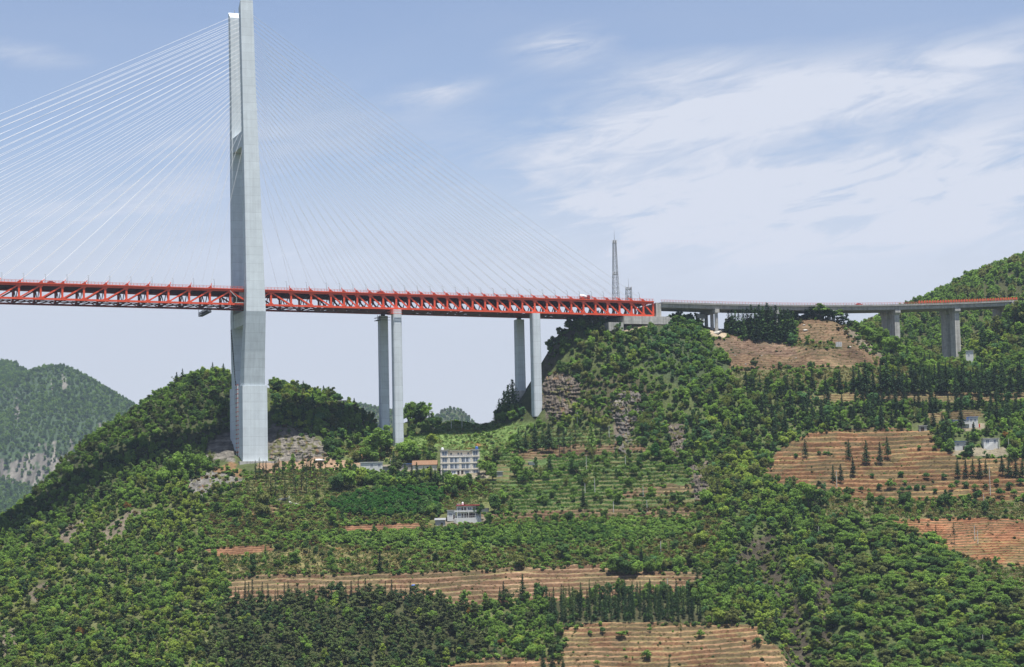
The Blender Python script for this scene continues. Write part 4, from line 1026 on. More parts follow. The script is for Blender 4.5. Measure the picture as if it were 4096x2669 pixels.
# ------------------------------------------------------------------ rock faces: broken relief standing out of the slope
def crag(name, label, poly, lo, rib, ledge, out, col, seed, step=1.3):
    xs = [p[0] for p in poly]; ys = [p[1] for p in poly]
    U, V = np.meshgrid(np.arange(min(xs) - 3, max(xs) + 3, step), np.arange(min(ys) - 3, max(ys) + 3, step))
    wx = U + fbm(U / 9, V / 9, seed, 3) * 7; wy = V + fbm(U / 8, V / 8, seed + 1, 3) * 6
    dist = np.full(U.shape, 1e9); ins = np.zeros(U.shape, bool); j = len(poly) - 1
    for i in range(len(poly)):
        (x1, y1), (x2, y2) = poly[j], poly[i]; j = i
        if y1 != y2: ins ^= ((y1 > wy) != (y2 > wy)) & (wx < (x2 - x1) * (wy - y1) / (y2 - y1) + x1)
        t = np.clip(((wx - x1) * (x2 - x1) + (wy - y1) * (y2 - y1)) / ((x2 - x1) ** 2 + (y2 - y1) ** 2 + 1e-9), 0, 1)
        dist = np.minimum(dist, np.hypot(wx - x1 - t * (x2 - x1), wy - y1 - t * (y2 - y1)))
    sd_ = np.where(ins, dist, -dist)
    r = np.abs(fbm(U / rib, V / (rib * 4), seed + 2, 4)); l = np.abs(fbm(U / (ledge * 4), V / ledge, seed + 3, 4)); b = vnoise(U / 4.1, V / 3.2, seed + 4)
    rel = out * (np.clip(sd_ / 9, -.6, 1) * .8 + (.9 - 1.8 * r) * .75 + (.8 - 1.6 * l) * .6 + b * .22 - .65)
    P = np.zeros(U.shape + (3,))
    for i in range(U.shape[0]):
        for k in range(U.shape[1]):
            g_ = gpoint(U[i, k], V[i, k], lo); P[i, k] = at(U[i, k], V[i, k], g_.y - min(rel[i, k], out * 1.8))
    C = np.array(col) * ((1 + .55 * fbm(U / 3, V / 14, seed + 5, 4)) * (.8 + .5 * vnoise(U / 11, V / 9, seed + 6)))[..., None]
    moss = fbm(U / 7, V / 6, seed + 7, 3) > .18
    C = np.where(moss[..., None], np.array([.085, .085, .035]), C); earthy = fbm(U / 8, V / 10, seed + 8, 3) > .42
    C = np.where(earthy[..., None], np.array([.14, .09, .055]), C)
    o = sheet(name, P[..., 0], P[..., 1], P[..., 2], np.clip(C, .015, .6), LAND); tag(o, label, 'rock face', kind='structure')
crag('cliff', 'brown rock face beside the right piers', [(1264, 878), (1300, 868), (1345, 884), (1352, 925), (1332, 968), (1285, 975), (1262, 950)], 1200, 5, 9, 3.2, (.095, .08, .066), 501)
crag('cliff', 'grey crag in the middle of the wooded hill', [(1422, 925), (1450, 905), (1488, 910), (1494, 950), (1470, 985), (1462, 1050), (1448, 1068), (1430, 1040), (1436, 990), (1420, 965)], 1190, 4, 10, 3.2, (.105, .095, .085), 521)
crag('cliff', 'dark crag on the right flank of the wooded hill', [(1552, 985), (1592, 990), (1600, 1040), (1590, 1072), (1562, 1066)], 1170, 4, 10, 2.6, (.09, .077, .066), 541)
crag('cliff', 'dark crag at the foot of the wooded hill', [(1600, 1088), (1650, 1078), (1658, 1145), (1616, 1168)], 1140, 4, 10, 2.6, (.09, .077, .066), 561)
crag('cliff', 'pale layered quarry face right of the pylon base', [(628, 1064), (634, 1012), (664, 1004), (705, 1006), (742, 1026), (764, 1058), (700, 1062)], 1195, 14, 4.5, 1.6, (.135, .123, .105), 581)
crag('cliff', 'pale rock slabs below left of the pylon base', [(428, 1156), (442, 1112), (470, 1100), (500, 1098), (560, 1114), (564, 1130), (512, 1130), (478, 1154)], 1130, 7, 6, 1.2, (.125, .118, .108), 601)
# ------------------------------------------------------------------ vegetation: leaf-by-leaf crowns
def cardmesh(name, C, Nn, S, mat, asp=1.0, leafv=None, seed=0):
    r = np.random.default_rng(seed); n = len(C)
    Nn = Nn / np.linalg.norm(Nn, axis=1, keepdims=True)
    h = r.normal(size=(n, 3)); t = np.cross(Nn, h); t /= np.linalg.norm(t, axis=1, keepdims=True) + 1e-9; b = np.cross(Nn, t)
    S = np.asarray(S)[:, None] / 2
    k = r.uniform(.7, 1.3, (n, 4, 1))
    V = np.stack([C - t * S * asp * k[:, 0], C - b * S * k[:, 1] + Nn * S * .25, C + t * S * asp * k[:, 2], C + b * S * k[:, 3] + Nn * S * .25], 1).reshape(-1, 3)
    me = bpy.data.meshes.new(name)
    me.vertices.add(4 * n); me.vertices.foreach_set('co', V.astype(np.float32).ravel())
    me.loops.add(4 * n); me.polygons.add(n)
    me.loops.foreach_set('vertex_index', np.arange(4 * n, dtype=np.int32)); me.polygons.foreach_set('loop_start', np.arange(0, 4 * n, 4, dtype=np.int32))
    me.update(calc_edges=True)
    a = me.attributes.new('leaf', 'FLOAT', 'FACE'); a.data.foreach_set('value', (r.random(n) if leafv is None else leafv).astype(np.float32))
    me.materials.append(mat)
    return me

def lobes_crown(name, seed, R, H, base, nl, per, card, lr=(.34, .52), flat=.8, mat='leaf', asp=1.0, skew=0.0, shape='round'):
    r = np.random.default_rng(seed); C = []; Nn = []; S = []; LV = []
    mid = base + (H - base) * .5; hh = (H - base) / 2
    for i in range(nl):
        for _ in range(40):
            u = r.normal(size=3); u /= np.linalg.norm(u); q = r.random() ** .45
            p = u * q
            if shape == 'dome' and p[2] < -.35: continue
            if shape == 'umbrella' and abs(p[2]) > .8: continue
            break
        lrad = R * r.uniform(*lr) * (1.1 - .35 * q)
        wid = 1.0
        if shape == 'cone': wid = 1.0 - .6 * (p[2] * .5 + .5)
        c = np.array([p[0] * (R - lrad * .8) * wid + skew * p[2], p[1] * (R - lrad * .8) * wid, mid + p[2] * (hh - lrad * .6 * flat)])
        d = r.normal(size=(per, 3)); d[:, 2] += .25; d /= np.linalg.norm(d, axis=1, keepdims=True)
        rad = lrad * r.uniform(.55, 1.08, (per, 1)) * (1 + .25 * r.normal(size=(per, 1)) * .5)
        pts = c + d * rad * np.array([1, 1, flat])
        C.append(pts); Nn.append(d * .9 + r.normal(size=(per, 3)) * .55 + np.array([0, 0, .25])); S.append(card * r.uniform(.6, 1.35, per))
        LV.append(np.clip(r.uniform(.25, .75) + r.normal(size=per) * .22, 0, 1))
    C = np.concatenate(C); keep = C[:, 2] > .15
    return cardmesh(name, C[keep], np.concatenate(Nn)[keep], np.concatenate(S)[keep], MT[mat], asp, np.concatenate(LV)[keep], seed)

def fir_crown(name, seed, R, H, base, lev, per, card, taper=1.0, droop=.28):
    r = np.random.default_rng(seed); C = []; Nn = []; S = []
    for i in range(lev):
        f = i / (lev - 1); z = base + (H - base) * f
        rr = R * (1 - f) ** taper * r.uniform(.7, 1.15) + .12
        for k in range(per):
            a = r.uniform(0, 2 * PI); L = rr * r.uniform(.6, 1.15); m = max(2, int(L / (card * .55)))
            t = (np.arange(m) + r.random(m) * .8 + .3) / m
            x = t * L; dz = -droop * x + .10 * x * t
            C.append(np.c_[np.cos(a) * x + r.normal(size=m) * .12, np.sin(a) * x + r.normal(size=m) * .12, z + dz + r.normal(size=m) * .16])
            n = r.normal(size=(m, 3)) * .55 + np.array([math.cos(a) * .35, math.sin(a) * .35, .8]); Nn.append(n); S.append(card * r.uniform(.65, 1.3, m) * (1.0 - .35 * f))
    m = lev * 2
    C.append(np.c_[r.normal(size=m) * .1, r.normal(size=m) * .1, base + (H - base) * r.random(m)]); Nn.append(r.normal(size=(m, 3))); S.append(np.full(m, card * .7))
    C.append(np.c_[r.normal(size=8) * .06, r.normal(size=8) * .06, H + np.linspace(-1.2, .6, 8)]); Nn.append(r.normal(size=(8, 3)) * np.array([1, 1, .1])); S.append(np.full(8, card * .5))
    return cardmesh(name, np.concatenate(C), np.concatenate(Nn), np.concatenate(S), MT['needle'], 1.25, None, seed)

def bamboo_crown(name, seed, H):
    r = np.random.default_rng(seed); C = []; Nn = []; S = []
    for i in range(22):
        a = r.uniform(0, 2 * PI); L = H * r.uniform(.7, 1.05); sp_ = r.uniform(.18, .5)
        t = r.random(26) ** .7; x = sp_ * L * t ** 2.2; z = L * t * (1 - .22 * t * sp_ * 2)
        C.append(np.c_[np.cos(a) * x + r.normal(size=26) * .32 + r.normal() * .0, np.sin(a) * x + r.normal(size=26) * .32, z + r.normal(size=26) * .3 + .3])
        Nn.append(r.normal(size=(26, 3)) + np.array([math.cos(a), math.sin(a), .4]) * .5); S.append(r.uniform(.35, .8, 26))
    return cardmesh(name, np.concatenate(C), np.concatenate(Nn), np.concatenate(S), MT['leaf'], .55, None, seed)

def tuft(name, seed, n, h, rad, card):
    r = np.random.default_rng(seed); x = r.normal(size=(n, 2)) * rad
    N_ = r.normal(size=(n, 3)); N_[:, 2] = np.abs(N_[:, 2]) * .7 + .25
    return cardmesh(name, np.c_[x, r.uniform(.1, h, n)], N_, card * r.uniform(.6, 1.3, n), MT['leaf'], .6, None, seed)

def trunk_mesh(name, seed, H, r0, limbs=4, up=.55, spread=1.6):
    r = random.Random(seed); m = MB()
    bend = [(r.uniform(-.15, .15) * k, r.uniform(-.15, .15) * k) for k in range(5)]
    pts = [(bend[k][0], bend[k][1], H * k / 4 - (.6 if k == 0 else 0)) for k in range(5)]
    m.tube(pts, [r0, r0 * .8, r0 * .62, r0 * .42, r0 * .15], 7)
    for i in range(limbs):
        t = up + (1 - up) * i / max(1, limbs) * .8; a = r.uniform(0, 2 * PI); z = H * t; L = spread * r.uniform(.7, 1.2)
        m.tube([(0, 0, z), (math.cos(a) * L * .5, math.sin(a) * L * .5, z + L * .35), (math.cos(a) * L, math.sin(a) * L, z + L * .8)], [r0 * .45, r0 * .3, r0 * .08], 5)
    me = bpy.data.meshes.new(name); me.from_pydata(m.v, [], m.f); me.materials.append(MT['bark']); me.update()
    return me

PROTO = {}
def proto(kind, crown, trunk): PROTO.setdefault(kind, []).append((crown, trunk))
for i, (R, H, nl) in enumerate(((3.3, 7.2, 15), (3.0, 7.8, 14), (3.7, 6.8, 17), (3.1, 7.0, 13))):
    proto('broad', lobes_crown('crown', 100 + i, R, H, .7, nl + 3, 105, .56, shape='round' if i != 1 else 'cone', skew=.2 * (i - 1.5)), trunk_mesh('trunk', 10 + i, H * .72, .2))
for i, (R, H, nl, lr) in enumerate(((2.2, 9.4, 13, (.4, .6)), (4.3, 6.6, 16, (.24, .38)), (3.4, 8.6, 11, (.24, .40)), (2.5, 5.2, 9, (.36, .55)))):
    proto('broad', lobes_crown('crown', 110 + i, R, H, .6, nl, 100, .5, lr=lr, flat=.85, shape='cone' if i == 0 else 'round', skew=.4 * (i - 1)), trunk_mesh('trunk', 15 + i, H * .75, .18))
for i, (R, H, nl) in enumerate(((3.9, 6.0, 17), (3.6, 5.6, 16))):
    proto('flat', lobes_crown('crown', 120 + i, R, H, 1.4, nl, 95, .54, lr=(.28, .44), flat=.55, shape='dome'), trunk_mesh('trunk', 20 + i, H * .72, .2))
for i, (R, H, nl) in enumerate(((3.0, 9.0, 15), (2.8, 8.2, 14), (3.2, 9.6, 17))):
    proto('pine', lobes_crown('crown', 140 + i, R, H, 1.8, nl + 2, 90, .45, lr=(.26, .42), flat=.62, mat='needle', asp=1.3, shape='round'), trunk_mesh('trunk', 30 + i, H * .85, .2, 5, .45))
for i, (R, H, tp) in enumerate(((3.5, 14.0, .72), (2.9, 14.0, .62), (3.2, 14.0, .85))):
    proto('fir', fir_crown('crown', 160 + i, R, H, 2.2 + i * .5, 21, 9, .70, tp), trunk_mesh('trunk', 40 + i, H * .97, .22, 0))
for i, (R, H, tp) in enumerate(((2.0, 14.0, .6), (1.6, 14.0, .55))):
    proto('spire', fir_crown('crown', 170 + i, R, H, 1.5, 21, 7, .60, tp, .1), trunk_mesh('trunk', 45 + i, H * .97, .16, 0))
for i in range(2): proto('lanky', fir_crown('crown', 176 + i, 2.0, 14.0, 6.0 - i, 13, 4, .62, .6, .2), trunk_mesh('trunk', 48 + i, 13.6, .2, 0))
for i in range(2): proto('bamboo', bamboo_crown('crown', 180 + i, 8.0 + i), trunk_mesh('trunk', 50 + i, 5.0, .14, 5, .2, 1.6))
for i in range(2): proto('orchard', lobes_crown('crown', 190 + i, 2.1, 3.7, .55, 10, 48, .52, lr=(.36, .52), flat=.85), trunk_mesh('trunk', 60 + i, 2.6, .13, 3, .35, 1.0))
for i in range(3): proto('bush', lobes_crown('foliage', 200 + i, 1.35, 1.9, -.3, 6, 34, .55, lr=(.4, .6), flat=.85, shape='dome'), None)
for i in range(2): proto('tuft', tuft('blades', 210 + i, 26, .8, .55, .55), None)
for i in range(2): proto('farbroad', lobes_crown('crown', 220 + i, 3.4, 7.0, .4, 9, 26, 1.25, shape='round'), None)

TINT = {'bright': (.180, .285, .064), 'lime': (.240, .310, .068), 'mid': (.146, .236, .060), 'deep': (.080, .144, .050), 'blue': (.100, .195, .082), 'olive': (.165, .184, .066),
        'pine': (.082, .102, .045), 'pine2': (.098, .138, .050), 'fir': (.034, .056, .031), 'fir2': (.046, .082, .037), 'rust': (.20, .115, .036), 'pale': (.14, .19, .085), 'bamboo': (.15, .175, .055),
        'orch': (.050, .135, .032), 'dry': (.17, .145, .060), 'grass': (.095, .150, .040), 'brown': (.125, .095, .045), 'crop': (.075, .150, .040), 'dim': (.100, .122, .048)}
HUE = {'bright': 'bright green', 'lime': 'yellow-green', 'mid': 'mid-green', 'deep': 'dark green', 'blue': 'bluish green', 'olive': 'olive green', 'pine': 'dark olive', 'pine2': 'dull green', 'fir': 'blackish green', 'fir2': 'dark green',
       'rust': 'rusty brown', 'pale': 'pale green', 'bamboo': 'yellowish', 'orch': 'deep green', 'dim': 'dull olive'}
PL = {}                                     # kind -> list of dicts
KEEP = [(1020, 1030, 1120, 1092), (1052, 1158, 1130, 1203), (1026, 1206, 1038, 1218), (836, 1074, 900, 1089), (2232, 964, 2285, 993), (2284, 1016, 2322, 1041), (548, 860, 624, 1086), (878, 740, 908, 1000), (912, 740, 944, 1026), (1228, 740, 1270, 970), (1196, 740, 1228, 944),
        (2190, 726, 2224, 828), (2046, 726, 2084, 768), (1412, 726, 1546, 748), (1636, 726, 1674, 762), (1944, 790, 1958, 810), (2246, 814, 2262, 836), (965, 1073, 1000, 1084), (640, 1018, 745, 1058), (648, 1152, 704, 1170), (2225, 1019, 2240, 1036)]
SOLID = [(bw(0, 14, 0), 24), (bw(88, 0, 0), 5), (bw(88, BW, 0), 5), (bw(176, 0, 0), 5.5), (bw(176, BW, 0), 6), (bw(421, 4, 0), 4), (bw(421, 24, 0), 4), (bw(467, 4, 0), 4), (bw(467, 24, 0), 4), (bw(312, 3, 0), 4)]
for o in list(COL.objects):
    if o.type == 'EMPTY' and o.get('category') in ('house', 'shed'): SOLID.append((o.location + Vector((0, 4, 0)), 11 if 'four' in o['label'] else 7))

EDGE = [(9, 0), (-9, 0), (0, 6), (0, -6)]
def scatter(kind, zones, spacing, scale, tints, prob=1.0, sx=(.88, 1.12), clump=None, hmul=1.0, hidelim=24, treads=False, noclear=False, edge=False):
    """trees of one kind over the zones on a jittered lattice"""
    xs = np.arange(-420, 420, spacing); ys = np.arange(906, 1468, spacing)
    X, Y = np.meshgrid(xs, ys); X = X.ravel() + RNG.uniform(-.5, .5, X.size) * spacing; Y = Y.ravel() + RNG.uniform(-.5, .5, Y.size) * spacing
    Z = ground_z(X, Y); dx, dy = proj(np.c_[X, Y, Z]); zn = zone_at(dx, dy)
    ok = np.isin(zn, [ZI[z] for z in zones]) & (dx > -260) & (dx < 2690) & (dy < 1690) & (RNG.random(X.size) < prob) & (hidden_at(X, Y) < hidelim)
    if clump: ok &= fbm(X / clump[0], Y / clump[0], clump[2], 3) > clump[1]
    for p, r in SOLID: ok &= (X - p.x) ** 2 + (Y - p.y) ** 2 > r * r
    if edge: ok &= np.any([~np.isin(zone_at(dx + a, dy + b), [ZI[z] for z in zones]) for a, b in EDGE], axis=0)
    if treads:
        i = np.clip(np.searchsorted(gx, X) - 1, 0, len(gx) - 1); j = np.clip(np.searchsorted(gy, Y) - 1, 0, len(gy) - 1)
        ok &= FR[j, i] > .5
    idx = np.nonzero(ok)[0]
    n3 = fbm(X / 26, Y / 26, 301, 3); n4 = RNG.random(X.size)
    H0 = {'broad': 7.2, 'flat': 5.8, 'pine': 9.0, 'fir': 14, 'spire': 14, 'lanky': 14, 'bamboo': 8.5, 'orchard': 3.7, 'bush': 1.9, 'tuft': .9}[kind]
    W0 = {'broad': 3.3, 'flat': 3.8, 'pine': 3, 'fir': 3, 'spire': 1.6, 'lanky': 2, 'bamboo': 3, 'orchard': 2.1, 'bush': 1.5, 'tuft': .6}[kind]
    lst = PL.setdefault(kind, [])
    for i in idx:
        s = RNG.uniform(*scale) ; ppm = FD / Y[i]
        if not noclear:
            top = dy[i] - H0 * s * ppm; hwid = W0 * s * ppm * .9; bad = False
            for a, b, c, d in KEEP:
                if dx[i] + hwid > a and dx[i] - hwid < c and top < d and dy[i] > b: bad = True; break
            if bad: continue
        u = np.clip(.5 + n3[i] * .9 + (n4[i] - .5) * .8, 0, .999); t = tints[int(u * len(tints))]
        lst.append(dict(x=X[i], y=Y[i], z=Z[i], dx=dx[i], dy=dy[i], s=s, w=RNG.uniform(*sx), h=RNG.uniform(.9, 1.12) * hmul, r=RNG.uniform(0, 6.28), t=t, v=RNG.uniform(.82, 1.18), k=int(RNG.integers(len(PROTO[kind]))), hid=float(hidden_at(X[i:i + 1], Y[i:i + 1])[0]), H=H0 * s, W=W0 * s))

def plant(kind, dx, dy, H, tint, lo=920, w=1.0, text=None, k=None, hi=1460):
    p = gpoint(dx, dy, lo, hi); H0 = {'broad': 7.2, 'flat': 5.8, 'pine': 9.0, 'fir': 14.6, 'spire': 14.6, 'lanky': 14.6, 'bamboo': 8.5, 'orchard': 3.7, 'bush': 1.9}[kind]
    m = H * p.y / FD; s = m / H0
    PL.setdefault(kind, []).append(dict(x=p.x, y=p.y, z=p.z, dx=dx, dy=dy, s=s, w=w, h=1.0, r=RNG.uniform(0, 6.28), t=tint, v=RNG.uniform(.88, 1.12), k=int(RNG.integers(len(PROTO[kind]))) if k is None else k, hid=-1, H=m, W=m * .35, text=text, must=True))

# --- woods
scatter('broad', ['wood', 'lowright', 'scrub'], 16, (1.0, 1.35), ['mid', 'bright', 'deep', 'lime', 'olive'], .5)
scatter('broad', ['wood'], 4.1, (.4, 1.12), ['deep', 'mid', 'bright', 'mid', 'mid', 'blue', 'bright', 'olive', 'deep', 'bright', 'lime'])
scatter('broad', ['hilltop'], 3.9, (.5, .95), ['blue', 'mid', 'blue', 'mid', 'bright'])
scatter('broad', ['bright'], 3.8, (.35, .92), ['mid', 'bright', 'mid', 'deep', 'bright', 'lime', 'bright', 'mid', 'olive', 'lime'], clump=(9, -.30, 71))
scatter('bush', ['bright', 'gully'], 2.7, (.7, 1.5), ['bright', 'mid', 'olive', 'dim', 'lime'], .7, hidelim=15)
scatter('broad', ['ridge'], 3.8, (.35, .88), ['deep', 'mid', 'bright', 'mid', 'dim', 'mid', 'bright'])
scatter('pine', ['ridge', 'wood', 'bright'], 12, (.7, 1.1), ['pine', 'pine2', 'fir2'], .6)
scatter('fir', ['wood'], 15, (.55, .85), ['fir', 'fir2'], .45)
scatter('bamboo', ['wood', 'firs', 'greenterrace'], 17, (.7, 1.1), ['bamboo', 'olive'], .35)
scatter('broad', ['bright', 'ridge', 'lowright', 'wood'], 23, (.5, .8), ['rust', 'pale', 'lime', 'pale'], .3)
scatter('pine', ['pine'], 4.5, (.62, 1.0), ['pine', 'pine2', 'pine', 'dim', 'fir2', 'pine2'])
scatter('broad', ['pine'], 9.0, (.7, 1.1), ['mid', 'bright', 'deep', 'lime'], .6)
scatter('flat', ['lowright'], 4.7, (.5, 1.25), ['mid', 'dim', 'bright', 'mid', 'olive', 'mid', 'deep'])
scatter('broad', ['lowright'], 8.0, (.6, 1.15), ['deep', 'bright', 'mid', 'lime'], .6)
scatter('fir', ['firs'], 6.2, (.55, .95), ['fir', 'fir2', 'fir'], .85, sx=(.8, 1.05))
scatter('broad', ['firs'], 5.6, (.6, 1.1), ['deep', 'mid', 'deep', 'bright', 'blue', 'deep'], .75)
scatter('bush', ['firs', 'thin', 'shadeslope'], 2.3, (.6, 1.5), ['mid', 'dim', 'deep', 'bright'], .8, hidelim=15)
scatter('spire', ['firwood'], 3.5, (.5, .78), ['fir2', 'fir', 'pine2'], .95)
scatter('broad', ['firwood'], 6.0, (.45, .7), ['deep', 'mid'], .7)
scatter('orchard', ['orchard'], 3.0, (.9, 1.25), ['orch', 'orch', 'deep'], 1.0)
# --- scrub
scatter('bush', ['scrub'], 2.2, (.55, 1.35), ['mid', 'bright', 'dim', 'olive', 'brown', 'mid', 'bright'], .85, hidelim=15)
scatter('bush', ['bushy'], 2.0, (.8, 1.4), ['crop', 'mid', 'bright', 'mid'], .95, hidelim=15)
scatter('broad', ['scrub', 'bushy'], 8.2, (.35, .85), ['mid', 'bright', 'deep', 'mid', 'olive'], .6)
scatter('bush', ['drygrass', 'grassband', 'slopedry', 'rowgrass'], 4.0, (.5, 1.3), ['mid', 'dim', 'bright', 'olive'], .7, hidelim=15)
scatter('bush', ['grass', 'greenterrace'], 4.0, (.4, 1.2), ['mid', 'dim', 'bright', 'olive', 'deep'], .6, hidelim=15, clump=(16, -.12, 91))
scatter('broad', ['greenterrace', 'grassband', 'slopedry', 'drygrass'], 7.2, (.35, .95), ['mid', 'bright', 'deep', 'mid'], .6)
scatter('bush', ['cliff', 'thin', 'shadeslope', 'stones', 'quarry', 'slab', 'parched', 'earth'], 3.6, (.5, 1.4), ['mid', 'bright', 'brown', 'dim', 'mid', 'deep'], .75, hidelim=15)
scatter('broad', ['thin'], 3.6, (.35, .85), ['bright', 'mid', 'deep', 'mid', 'olive'], .85)
scatter('broad', ['gully', 'stones'], 6.0, (.35, .85), ['bright', 'mid', 'deep', 'mid', 'olive'], .7)
scatter('bush', ['wood', 'hilltop'], 2.9, (.7, 1.6), ['mid', 'bright', 'deep', 'mid'], .5, hidelim=15)
scatter('bush', ['terrace_a', 'terrace_b', 'terrace_e', 'redfield', 'fieldtop', 'paleterrace', 'brownterrace'], 6.0, (.2, .75), ['mid', 'dim', 'brown', 'deep'], .5, hidelim=15, clump=(25, -.1, 88))
scatter('tuft', ['scrub', 'drygrass', 'grassband', 'slopedry', 'rowgrass'], 1.55, (.8, 1.7), ['dry', 'grass', 'dim', 'brown', 'grass'], .75, hidelim=8, noclear=True)
scatter('tuft', ['grass'], 1.6, (.6, 1.2), ['grass', 'crop', 'grass', 'dry'], .7, hidelim=8, noclear=True)
scatter('tuft', ['greenterrace'], 1.1, (.9, 1.7), ['crop', 'mid', 'deep', 'crop', 'olive', 'dim'], .85, hidelim=8, treads=True, noclear=True)
scatter('tuft', ['terrace_a', 'terrace_b', 'terrace_e', 'redfield', 'fieldtop', 'paleterrace', 'brownterrace'], 2.6, (.4, .9), ['dry', 'brown', 'dry', 'dim'], .45, hidelim=8, noclear=True)
scatter('bush', ['terrace_a', 'terrace_b', 'terrace_e', 'redfield', 'fieldtop', 'brownterrace', 'quarry', 'earth', 'slab'], 2.0, (.4, 1.3), ['mid', 'dim', 'bright', 'deep', 'brown'], .5, hidelim=15, edge=True)
# --- trees one can tell apart, planted where they stand
ORDS = ['first', 'second', 'third', 'fourth', 'fifth', 'sixth', 'seventh', 'eighth', 'ninth', 'tenth', 'eleventh', 'twelfth', 'thirteenth', 'fourteenth', 'fifteenth', 'sixteenth', 'seventeenth', 'eighteenth', 'nineteenth', 'twentieth', 'twenty-first', 'twenty-second', 'twenty-third', 'twenty-fourth', 'twenty-fifth', 'twenty-sixth', 'twenty-seventh', 'twenty-eighth', 'twenty-ninth', 'thirtieth', 'thirty-first', 'thirty-second', 'thirty-third', 'thirty-fourth', 'thirty-fifth', 'thirty-sixth', 'thirty-seventh', 'thirty-eighth', 'thirty-ninth', 'fortieth', 'forty-first', 'forty-second']
def row(kind, lst, tints, text, lo=920, w=1.0, hi=1460):
    lst = sorted(lst); n = len(lst)
    for i, it in enumerate(lst):
        plant(kind, it[0], it[1], it[2], tints[i % len(tints)], lo, w * RNG.uniform(.88, 1.12), text.replace('#', ORDS[i] + ' from left'), hi=hi)
row('fir', [(1872, 1062, 42), (1937, 1124, 45), (1955, 1124, 46), (1973, 1067, 45), (1983, 1110, 47), (2014, 1079, 56), (2046, 1081, 54), (2063, 1067, 52)], ['fir', 'fir2'], 'lone conifer on the brown right terraces, #', w=.95)
row('fir', [(2226, 1112, 46), (2245, 1110, 44), (2262, 1109, 42), (2278, 1112, 48), (2292, 1108, 40), (2330, 1106, 46), (2346, 1110, 50), (2362, 1112, 48), (2377, 1110, 44)], ['fir2', 'fir'], 'conifer below the right-hand houses, #')
row('fir', [(2153, 1000, 46), (2181, 1038, 52), (2201, 1040, 72), (2212, 1040, 54), (2205, 985, 46), (2235, 1002, 62), (2251, 1054, 46), (2264, 1016, 36), (2300, 990, 52), (2318, 985, 60), (2340, 995, 56)], ['fir2', 'fir'], 'tall conifer beside the right-hand houses, #')
row('fir', [(1985, 912, 62), (1998, 914, 58), (2013, 914, 80), (2030, 915, 56), (2048, 916, 72), (2062, 916, 84), (2078, 917, 66), (2090, 918, 78), (2108, 918, 54), (2130, 918, 74), (2148, 918, 62), (2162, 918, 58), (2185, 918, 70), (2200, 920, 76), (2222, 920, 66), (2238, 920, 74), (2258, 920, 62), (2276, 922, 70), (2294, 922, 60), (2312, 922, 72), (2330, 922, 66), (2350, 924, 64), (2368, 924, 60)], ['fir', 'fir', 'fir2'], 'conifer in the long row under the viaduct, #', w=.85)
row('fir', [(1206, 1053, 60), (1222, 1052, 50), (1244, 1050, 66), (1262, 1052, 58), (1276, 1053, 70)], ['deep', 'fir2', 'fir2'], 'dense dark tree left of the green terraces, #', w=1.2)
row('lanky', [(1300, 1064, 76), (1312, 1058, 62), (1338, 1046, 58), (1397, 1040, 54), (1310, 1052, 58), (1326, 1050, 50)], ['fir', 'fir2'], 'bare-stemmed conifer on the green terraces, #')
plant('fir', 1375, 1053, 72, 'mid', w=.95, text='tall light green tree amid slender conifers on the green terraces')
row('lanky', [(594, 1116, 46), (603, 1113, 48), (612, 1114, 44), (619, 1128, 58), (639, 1119, 62), (648, 1117, 52), (658, 1116, 42), (682, 1118, 56), (704, 1118, 62), (714, 1116, 50), (722, 1116, 62), (732, 1113, 48), (746, 1111, 42), (757, 1112, 36)], ['fir', 'pine', 'fir2'], 'thin dark conifer in the row right of the pylon base, #', w=1.0)
row('lanky', [(630, 1157, 52), (641, 1158, 44), (663, 1168, 58), (686, 1152, 52), (701, 1150, 56), (713, 1150, 50), (737, 1160, 52)], ['pine', 'fir2'], 'thin conifer in the lower row around the concrete path, #', w=1.1)
row('fir', [(907, 1126, 38), (942, 1122, 47), (957, 1124, 42), (969, 1126, 52), (985, 1128, 44), (1002, 1130, 48), (1012, 1130, 42), (1030, 1130, 42), (1105, 1094, 24)], ['fir2', 'deep', 'fir'], 'dark conifer near the four-storey house, #', w=1.05)
row('spire', [(545 + i * 11.4 + random.uniform(-4, 4), 1396 + random.uniform(-4, 6), random.uniform(26, 50)) for i in range(37)], ['fir', 'fir2'], 'spiky young conifer edging the dark pine wood, #', w=1.1)
row('fir', [(1171, 1400, 50), (1215, 1402, 66), (1162, 1402, 38)], ['fir2', 'fir'], 'lone conifer on the long middle terraces, #', w=.8)
plant('broad', 1253, 1402, 68, 'deep', w=.85, text='tall dark green tree at the right end of the bare middle terraces')
plant('fir', 1356, 1181, 46, 'fir', text='single dark conifer in the scrub right of the red-roofed house')
plant('fir', 1279, 1100, 42, 'fir2', text='single dark conifer left of the big round tree on the terraces')
plant('lanky', 2218, 1266, 52, 'fir', text='scraggly thin conifer standing in the red field, the taller of two'); plant('spire', 2176, 1255, 34, 'fir', text='small thin conifer at the lower edge of the red field')
plant('spire', 1176, 1290, 40, 'fir', text='slim dark conifer in the dry grass above the middle terraces, the right one', w=1.2) if False else None
plant('spire', 682, 1302, 38, 'fir', text='slim dark conifer in the dry grass above the long terraces'); plant('spire', 617, 1300, 34, 'mid', w=2.0, text='narrow green tree in the dry grass above the long terraces')
row('fir', [(1262, 1562, 50), (1284, 1562, 54), (1309, 1560, 32)], ['fir2', 'fir'], 'dark conifer left of the lowest terraces, #')
plant('lanky', 1583, 1480, 46, 'olive', text='thin see-through tree on the lowest terraces'); plant('spire', 1556, 1556, 30, 'fir2', text='tiny conifer low in the lowest terraces', w=1.4)
row('orchard', [(1372, 1477, 12), (1401, 1473, 16), (1511, 1470, 13), (1628, 1486, 22), (1388, 1549, 15), (1760, 1503, 22)], ['mid', 'bright', 'deep'], 'small green shrub tree on the lowest bare terraces, #')
